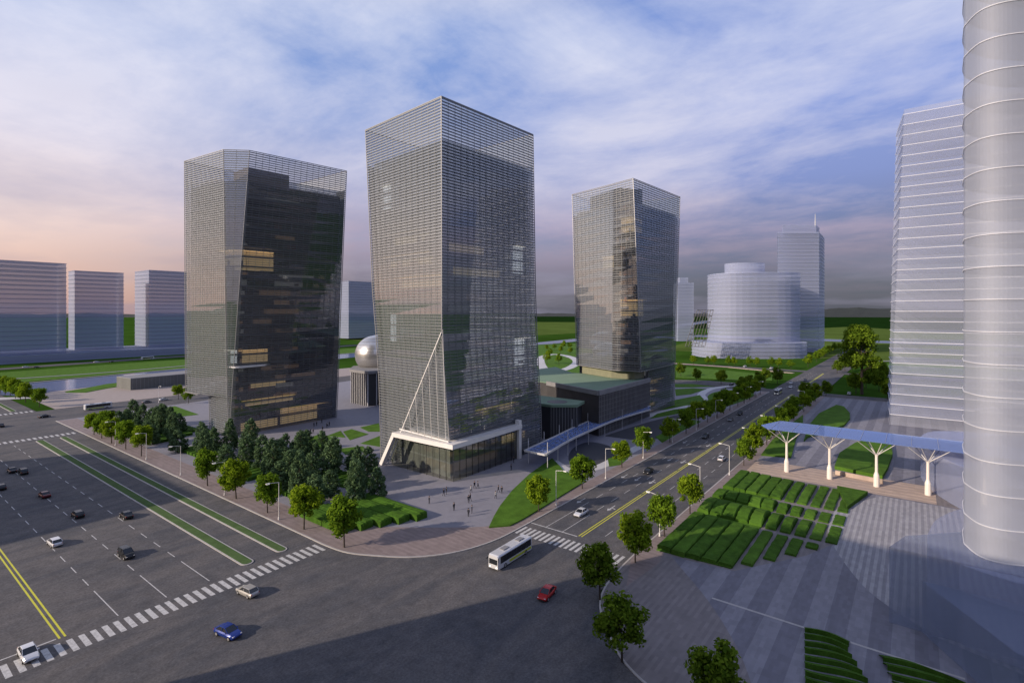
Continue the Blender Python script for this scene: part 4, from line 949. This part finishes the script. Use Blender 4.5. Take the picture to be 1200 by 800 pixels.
# ------------------------------------------------------------------ vehicles
def loft(b, secs, mi=0):
    n = len(secs[0]); base = len(b.v)
    b.v += [v for s in secs for v in s]
    for i in range(len(secs)-1):
        for j in range(n):
            k = (j+1) % n; b.f.append((base+i*n+j, base+i*n+k, base+(i+1)*n+k, base+(i+1)*n+j)); b.mi.append(mi)
    b.f.append(tuple(base+j for j in range(n))[::-1]); b.f.append(tuple(base+(len(secs)-1)*n+j for j in range(n))); b.mi += [mi, mi]
def make_car(colour, style='sedan'):
    t = thing('parked_car' if 0 else 'car', 'x', 'car')
    Lh = 2.25 if style != 'suv' else 2.2; W = .90; k = {'sedan':0,'hatch':1,'suv':2}[style]
    hood = .92 if k < 2 else 1.08; belt = .95 if k < 2 else 1.12; roofz = 1.45 if k < 2 else 1.72
    st = [(-Lh, .62, .45, .60, .72), (-Lh+.10, .80, .30, .66, belt-.06), (-Lh+.55, .88, .24, .70, belt+.04), (-.9, W, .22, .72, belt), (.1, W, .22, .72, belt), (.95, W, .22, .70, hood+.04), (Lh-.55, .87, .24, .66, hood-.10), (Lh-.12, .78, .28, .58, .70), (Lh, .62, .40, .52, .58)]
    b = MB(); secs = []
    for x, w_, zb, zm, zt in st:
        secs.append([(x,-w_*.92,zb),(x,-w_,(zb+zm)/2),(x,-w_,zm),(x,-w_*.86,zt),(x,w_*.86,zt),(x,w_,zm),(x,w_,(zb+zm)/2),(x,w_*.92,zb)])
    loft(b, secs)
    obj('body', b, CAR[colour], t, smooth=False)
    rear = {0:-1.55,1:-1.95,2:-2.02}[k]; rr_ = {0:-.95,1:-1.5,2:-1.75}[k]
    gs = [(rear, .78, belt, belt+.03), (rr_, .66, belt-.02, roofz-.03), (-.2, .66, belt-.02, roofz), (.35, .66, belt-.02, roofz-.02), (1.15, .78, belt-.04, belt+.0)]
    b = MB(); loft(b, [[(x,-.80,zb),(x,-w_,zt),(x,w_,zt),(x,.80,zb)] for x, w_, zb, zt in gs]); obj('window_glass', b, 'carglass', t)
    b = MB(); loft(b, [[(x,-.68,zt+.0),(x,-.62,zt+.035),(x,.62,zt+.035),(x,.68,zt)] for x, w_, zb, zt in gs[1:4]])
    for s in (-1, 1):
        for (a, c) in ((gs[0],gs[1]),(gs[4],gs[3])): b.bar((a[0],s*.79,a[3]),(c[0],s*.675,c[3]), .07, .07)
        b.bar((-.25,s*.82,belt),(-.2,s*.68,roofz), .07, .06)
    obj('roof', b, CAR[colour], t)
    for x in (-1.35, 1.38):
        for s in (-1, 1):
            wn = obj('wheel', MB().tube((x,s*.70,.32),(x,s*.915,.32), .32, n=16), 'tyre', t)
            obj('rim', MB().tube((x,s*.90,.32),(x,s*.93,.32), .20, n=12), 'rim', wn)
    for s in (-1, 1):
        obj('headlight', MB().box(Lh-.32,Lh-.06,s*.60-.13,s*.60+.13,.56,.70), 'headl', t)
        obj('tail_light', MB().box(-Lh+.02,-Lh+.2,s*.64-.12,s*.64+.12,.66,.82), 'taill', t)
        obj('mirror', MB().box(.78,.92,s*.93-.08,s*.93+.08,.96,1.07), CAR[colour], t)
    obj('bumper', MB().box(Lh-.1,Lh+.03,-.5,.5,.34,.44), 'dark', t)
    return t
cprot = {}
def car(colour, style, px, py, heading, label, group='cars on the avenue'):
    key = (colour, style)
    if key not in cprot: cprot[key] = o = make_car(colour, style)
    else: o = dup(cprot[key])
    u, v = G(px, py) if py is not None else px
    o.location = (u, v, .01); o.rotation_euler = (0, 0, R(heading)); o.scale = (1.16,)*3; tag(o, label, 'car', group)
AV = 'cars on the avenue'; BL_ = 'cars on the boulevard'
car('silver','hatch',290,696,96,'silver hatchback driving across the near avenue crossing'); car('blue','sedan',267,744,-80,'bright blue car alone on the junction near the bottom')
car('white','sedan',33,769,-90,'white car at the bottom left corner on the zebra crossing'); car('red','sedan',641,698,188,'bright red car turning in the middle of the junction')
car('white','hatch',64,638,92,'white hatchback on the avenue left of the black car'); car('black','suv',148,652,-88,'black van-like car near the dashed lines, lowest of the black ones')
car('black','sedan',148,606,90,'black car on the lane nearest the green median'); car('black','hatch',91,605,91,'black hatchback in the middle of the avenue with pale windscreen')
car('maroon','sedan',52,582,92,'dark maroon car on the avenue dashed line'); car('black','sedan',14,553,90,'black car driving abreast at left, left one of the pair'); car('black','suv',27,555,90,'black car driving abreast at left, right one of the pair')
car('black','hatch',1,573,90,'black car cut off by the left picture edge, lower one'); car('black','sedan',1,500,90,'black car cut off by left edge in the far junction'); car('black','sedan',52,489,20,'black low car crossing the far junction')
car('black','hatch',131,484,5,'black car behind the green bus at the far street mouth'); car('grey','sedan',172,472,8,'grey car waiting on the back street behind the grove'); car('white','sedan',192,469,8,'white car on the back street nearest the left tower')
car('white','sedan',681,603,180,'white car on the boulevard just before the zebra crossing',BL_); car('black','sedan',760,554,181,'black car on the boulevard halfway along the tower shadow',BL_)
car('black','hatch',827,513,180,'black car further up the boulevard, front one of three',BL_); car('grey','hatch',856,493,180,'grey car on the boulevard left lanes, middle one of three',BL_); car('black','suv',867,486,180,'black car on the boulevard left lanes, rear one of three',BL_)
car('white','hatch',846,539,0,'white car driving away on the plaza side of the boulevard',BL_)
car('white','sedan',(430,72),None,180,'white car just before the boulevard cross street',BL_); car('white','hatch',(455,76),None,180,'white car beyond the boulevard cross street',BL_); car('grey','sedan',(480,70),None,180,'grey car far up the boulevard',BL_)
car('black','suv',857,452,170,'black car leaving the service road behind the rear tower',BL_); car('white','sedan',995,462,0,'white car parked under the trees near the big tree','distant cars'); car('white','sedan',873,430,170,'white car before the pale rounded building, left one','distant cars'); car('white','hatch',904,432,170,'white car before the pale rounded building, right one','distant cars')
for i, (x, y, c) in enumerate([(30,430.5,'white'),(43,431,'black'),(113,424.5,'white'),(131,424.5,'black')]): car(c,'sedan',x,y,8,'distant %s car on the far bank road, %s from left' % (c, ['first','second','third','fourth'][i]), 'distant cars')
M['busgreen'] = mat('bus_stripe', (.42,.46,.04), .5)
def make_bus():
    t = thing('bus', 'x', 'bus'); W = 1.27; Lb = 6.0
    def prof(x, w_, z0, z1): return [(x,-w_,z0),(x,-w_,z1-.25),(x,-w_*.88,z1),(x,w_*.88,z1),(x,w_,z1-.25),(x,w_,z0)]
    b = MB(); loft(b, [prof(-Lb,W*.96,.45,3.0), prof(-Lb+.25,W,.35,3.12), prof(Lb-.3,W,.35,3.12), prof(Lb,W*.93,.42,2.95)]); obj('body', b, CAR['white'], t)
    for s in (-1, 1):
        obj('side_window', MB().box(-5.6,5.2,s*1.275-.02,s*1.275+.02,1.35,2.72), 'carglass', t)
        obj('side_stripe', MB().box(-5.7,2.2,s*1.278-.02,s*1.278+.02,.62,1.12), 'busgreen', t)
        b = MB()
        for i in range(1,6): b.box(-5.6+i*1.8-.04,-5.6+i*1.8+.04,s*1.28-.03,s*1.28+.03,1.35,2.72)
        obj('window_pillar', b, 'dark', t)
        for x in (-3.7, 3.6):
            wn = obj('wheel', MB().tube((x,s*1.0,.48),(x,s*1.3,.48), .48, n=18), 'tyre', t); obj('rim', MB().tube((x,s*1.29,.48),(x,s*1.32,.48), .27, n=12), 'rim', wn)
        obj('headlight', MB().box(5.93,6.03,s*.85-.16,s*.85+.16,.6,.82), 'lamp', t)
        obj('mirror', MB().bar((5.8,s*1.25,2.6),(6.25,s*1.5,2.1), .1, .22), 'dark', t)
    obj('windscreen', MB().box(5.86,6.02,-1.05,1.05,1.25,2.3), 'carglass', t); obj('destination_panel', MB().box(5.80,5.99,-.95,.95,2.42,2.78), 'dark', t)
    obj('roof_unit', MB().box(1.4,3.2,-.55,.55,3.1,3.3), 'grey', t); obj('roof_unit', MB().box(-3.9,-2.1,-.55,.55,3.1,3.3), 'grey', t)
    return t
bus = make_bus(); u, v = G(593,656); bus.location = (u+1, v-.6, .01); bus.rotation_euler = (0,0,R(181)); bus.scale = (1.06,)*3; tag(bus, 'white bus with dark windows and yellow-green stripe leaving the zebra crossing', 'bus', 'buses')
b2 = dup(bus); u, v = G(115,479); b2.location = (u,v,.01); b2.rotation_euler = (0,0,R(4)); tag(b2, 'bus with white roof entering the back street behind the corner trees', 'bus', 'buses')
b3 = dup(bus); b3.location = (*G(912,461),.01); b3.rotation_euler = (0,0,R(180)); tag(b3, 'small bus far up the boulevard near the cross street', 'bus', 'buses')
b4 = dup(bus); b4.location = (*G(173,421),.01); b4.rotation_euler = (0,0,R(8)); tag(b4, 'distant bus on the far bank road beyond the river', 'bus', 'buses')

# ------------------------------------------------------------------ street lamps
def make_lamp():
    t = thing('street_lamp', 'x', 'street lamp')
    obj('pole', MB().tube((0,0,0),(0,0,9.9), .11, .07, 8), 'white', t); obj('arm', MB().tube((0,0,9.85),(0,-2.6,10.25), .07, .05, 6), 'white', t)
    obj('base', MB().tube((0,0,0),(0,0,.7), .26, .18, 8), 'white', t)
    h = obj('lamp_head', MB().box(-.2,.2,-3.5,-2.5,10.15,10.36), 'white', t); obj('lens', MB().box(-.16,.16,-3.4,-2.6,10.09,10.14), 'lamp', h)
    return t
lp = make_lamp(); first = [1]
def lamp(u, v, rz, label, group):
    o = lp if first[0] else dup(lp); first[0] = 0
    o.location = (u, v, KZ); o.rotation_euler = (0,0,R(rz)); tag(o, label, 'street lamp', group)
for i in range(9): lamp(127+30.3*i, 81.2, 0, 'white street lamp on the tower side of the boulevard, %s from the crossing' % (ORD[i] if i else 'first'), 'street lamps of the boulevard')
for i in range(9): lamp(125+30.6*i, 49.8, 180, 'white street lamp on the plaza side of the boulevard, %s from the crossing' % (ORD[i] if i else 'first'), 'street lamps of the boulevard')
for i, v in enumerate([134,165,197,228,262]): lamp(73.6, v, -90 if 0 else 270, 'street lamp on the avenue sidewalk, %s from the corner' % (ORD[i] if i else 'first'), 'street lamps of the avenue')
lamp(*G(186,472), 0, 'street lamp beside the white car on the back street', 'street lamps of the avenue')

# ------------------------------------------------------------------ people
def make_person(seed, walk, coat=True):
    rnd = random.Random(seed); st = .32*walk
    J = [((0,0,.98),.15),((0,0,1.22),.145),((0,0,1.42),.16),((0,0,1.53),.065),((0.02,0,1.66),.10),((.02,0,1.76),.075),
         ((0,.10,.90),.10),((st*.55,.11,.50),.07),((st*.7-.05,.11,.09),.05),((st*.7+.12,.11,.04),.04),
         ((0,-.10,.90),.10),((-st*.35,-.11,.50),.07),((-st*1.1,-.11,.10),.05),((-st*1.1+.16,-.11,.04),.04),
         ((0,.20,1.42),.065),((-st*.3,.25,1.14),.045),((st*.15,.24,.88),.035),
         ((0,-.20,1.42),.065),((st*.3,-.25,1.14),.045),((st*.6+.05,-.24,.90),.035)]
    E_ = [(0,1),(1,2),(2,3),(3,4),(4,5),(0,6),(6,7),(7,8),(8,9),(0,10),(10,11),(11,12),(12,13),(2,14),(14,15),(15,16),(2,17),(17,18),(18,19)]
    me = bpy.data.meshes.new('tmp'); me.from_pydata([j[0] for j in J], E_, []); o = bpy.data.objects.new('tmp', me); sc.collection.objects.link(o)
    md = o.modifiers.new('s', 'SKIN'); sv = me.skin_vertices[0].data
    for i, j in enumerate(J): sv[i].radius = (j[1], j[1]*(.8 if i in (0,1,2) else 1)) if i not in (0,1,2) else (j[1]*.75, j[1]*1.1)
    sv[0].use_root = True
    o.modifiers.new('u', 'SUBSURF').levels = 1
    dg = bpy.context.evaluated_depsgraph_get(); dg.update(); ev = bpy.data.meshes.new_from_object(o.evaluated_get(dg))
    bpy.data.objects.remove(o)
    for m_ in ('suit','skin','shirtw'): ev.materials.append(M[m_])
    for p in ev.polygons:
        z = p.center.z; p.material_index = 1 if z > 1.5 or (abs(p.center.y) > .2 and z < .93 and z > .7) else (2 if (seed == 5 and z > .98) else 0); p.use_smooth = True
    t = bpy.data.objects.new('person', ev); sc.collection.objects.link(t)
    h = MB(); h.lathe([(.02,1.60),(.09,1.64),(.115,1.72),(.105,1.80),(.05,1.85)], 10, (-.015,0)); obj('hair', h, 'hair', t, smooth=True)
    h = MB(); h.box(-.02,.12,-.012,.012,1.66,1.70); h.v = [(x+.0,y,z) for x, y, z in h.v]; obj('nose', h, 'skin', t)
    return t
pp_ = [make_person(s, wk) for s, wk in ((1,0),(2,1),(3,1.15),(4,.3),(5,.9))]
pu = set(); PS = [
 (503,590,0,'person in dark clothes standing alone left on the plaza beside the hedge'),(520,581,1,'person in black at left of the plaza, front one of the left couple'),(523,579,3,'person in black at left of the plaza, rear one of the left couple'),
 (532,598,0,'person in long dark clothes standing alone mid plaza below the lobby corner'),(549,589,2,'person walking mid plaza, left one of the middle couple'),(551,587,1,'person walking mid plaza, right one of the middle couple'),
 (549,605,3,'short figure in dark nearest the sidewalk, left of the lowest pair'),(553,601,0,'taller dark figure, right of the lowest pair on the plaza'),
 (552,577,4,'walking person leading the upper middle trio'),(556,572,1,'walking person in the centre of the upper middle trio'),(560,572,2,'striding person at right of the upper middle trio'),
 (581,584,4,'walking person at left of the right-hand trio near the lawn'),(584,577,2,'walking person in the centre of the right-hand trio'),(588,578,1,'striding person at right of the right-hand trio near the lawn'),
 (599,551,0,'lone dark figure by the canopy slab end of the lobby'),(602,542,0,'lone dark figure at the lobby wall beside white pillar'),(613,533,3,'person under the near end of the blue glass canopy')]
for i, (x, y, k, lb) in enumerate(PS):
    p = pp_[k]; o = dup(p) if k in pu else p; pu.add(k); o.location = (*G(x,y,KZ), KZ); o.rotation_euler = (0,0,random.uniform(0,6.28)); o.scale = (1.28,)*3; tag(o, lb, 'person', 'people on the plaza')
for i, (x, y) in enumerate([(368,500),(371,499),(377,496),(383,501),(384,500),(386,499),(364,508),(367,508),(378,505)]):
    p = pp_[i % 5]; o = dup(p); o.location = (*G(x,y,KZ), KZ); o.rotation_euler = (0,0,random.uniform(0,6.28)); o.scale = (1.28,)*3
    tag(o, 'person in dark clothes outside the left tower entrance, %s of the group' % (ORD[i] if i else 'first'), 'person', 'people outside the left tower')
for x, y, lb in [(283,519,'dark figure between the grove and left tower corner, left one of two'),(287,520,'dark figure between the grove and left tower corner, right one of two')]:
    o = dup(pp_[0]); o.location = (*G(x,y,KZ), KZ); o.scale = (1.1,)*3; tag(o, lb, 'person', 'people outside the left tower')
for o in list(sc.objects):
    if '_w' in o: del o['_w']
# drop prototypes that were never placed
for ps in protos.values():
    for p in ps:
        if p.get('label') == 'x':
            for ch in list(p.children): bpy.data.objects.remove(ch)
            bpy.data.objects.remove(p)
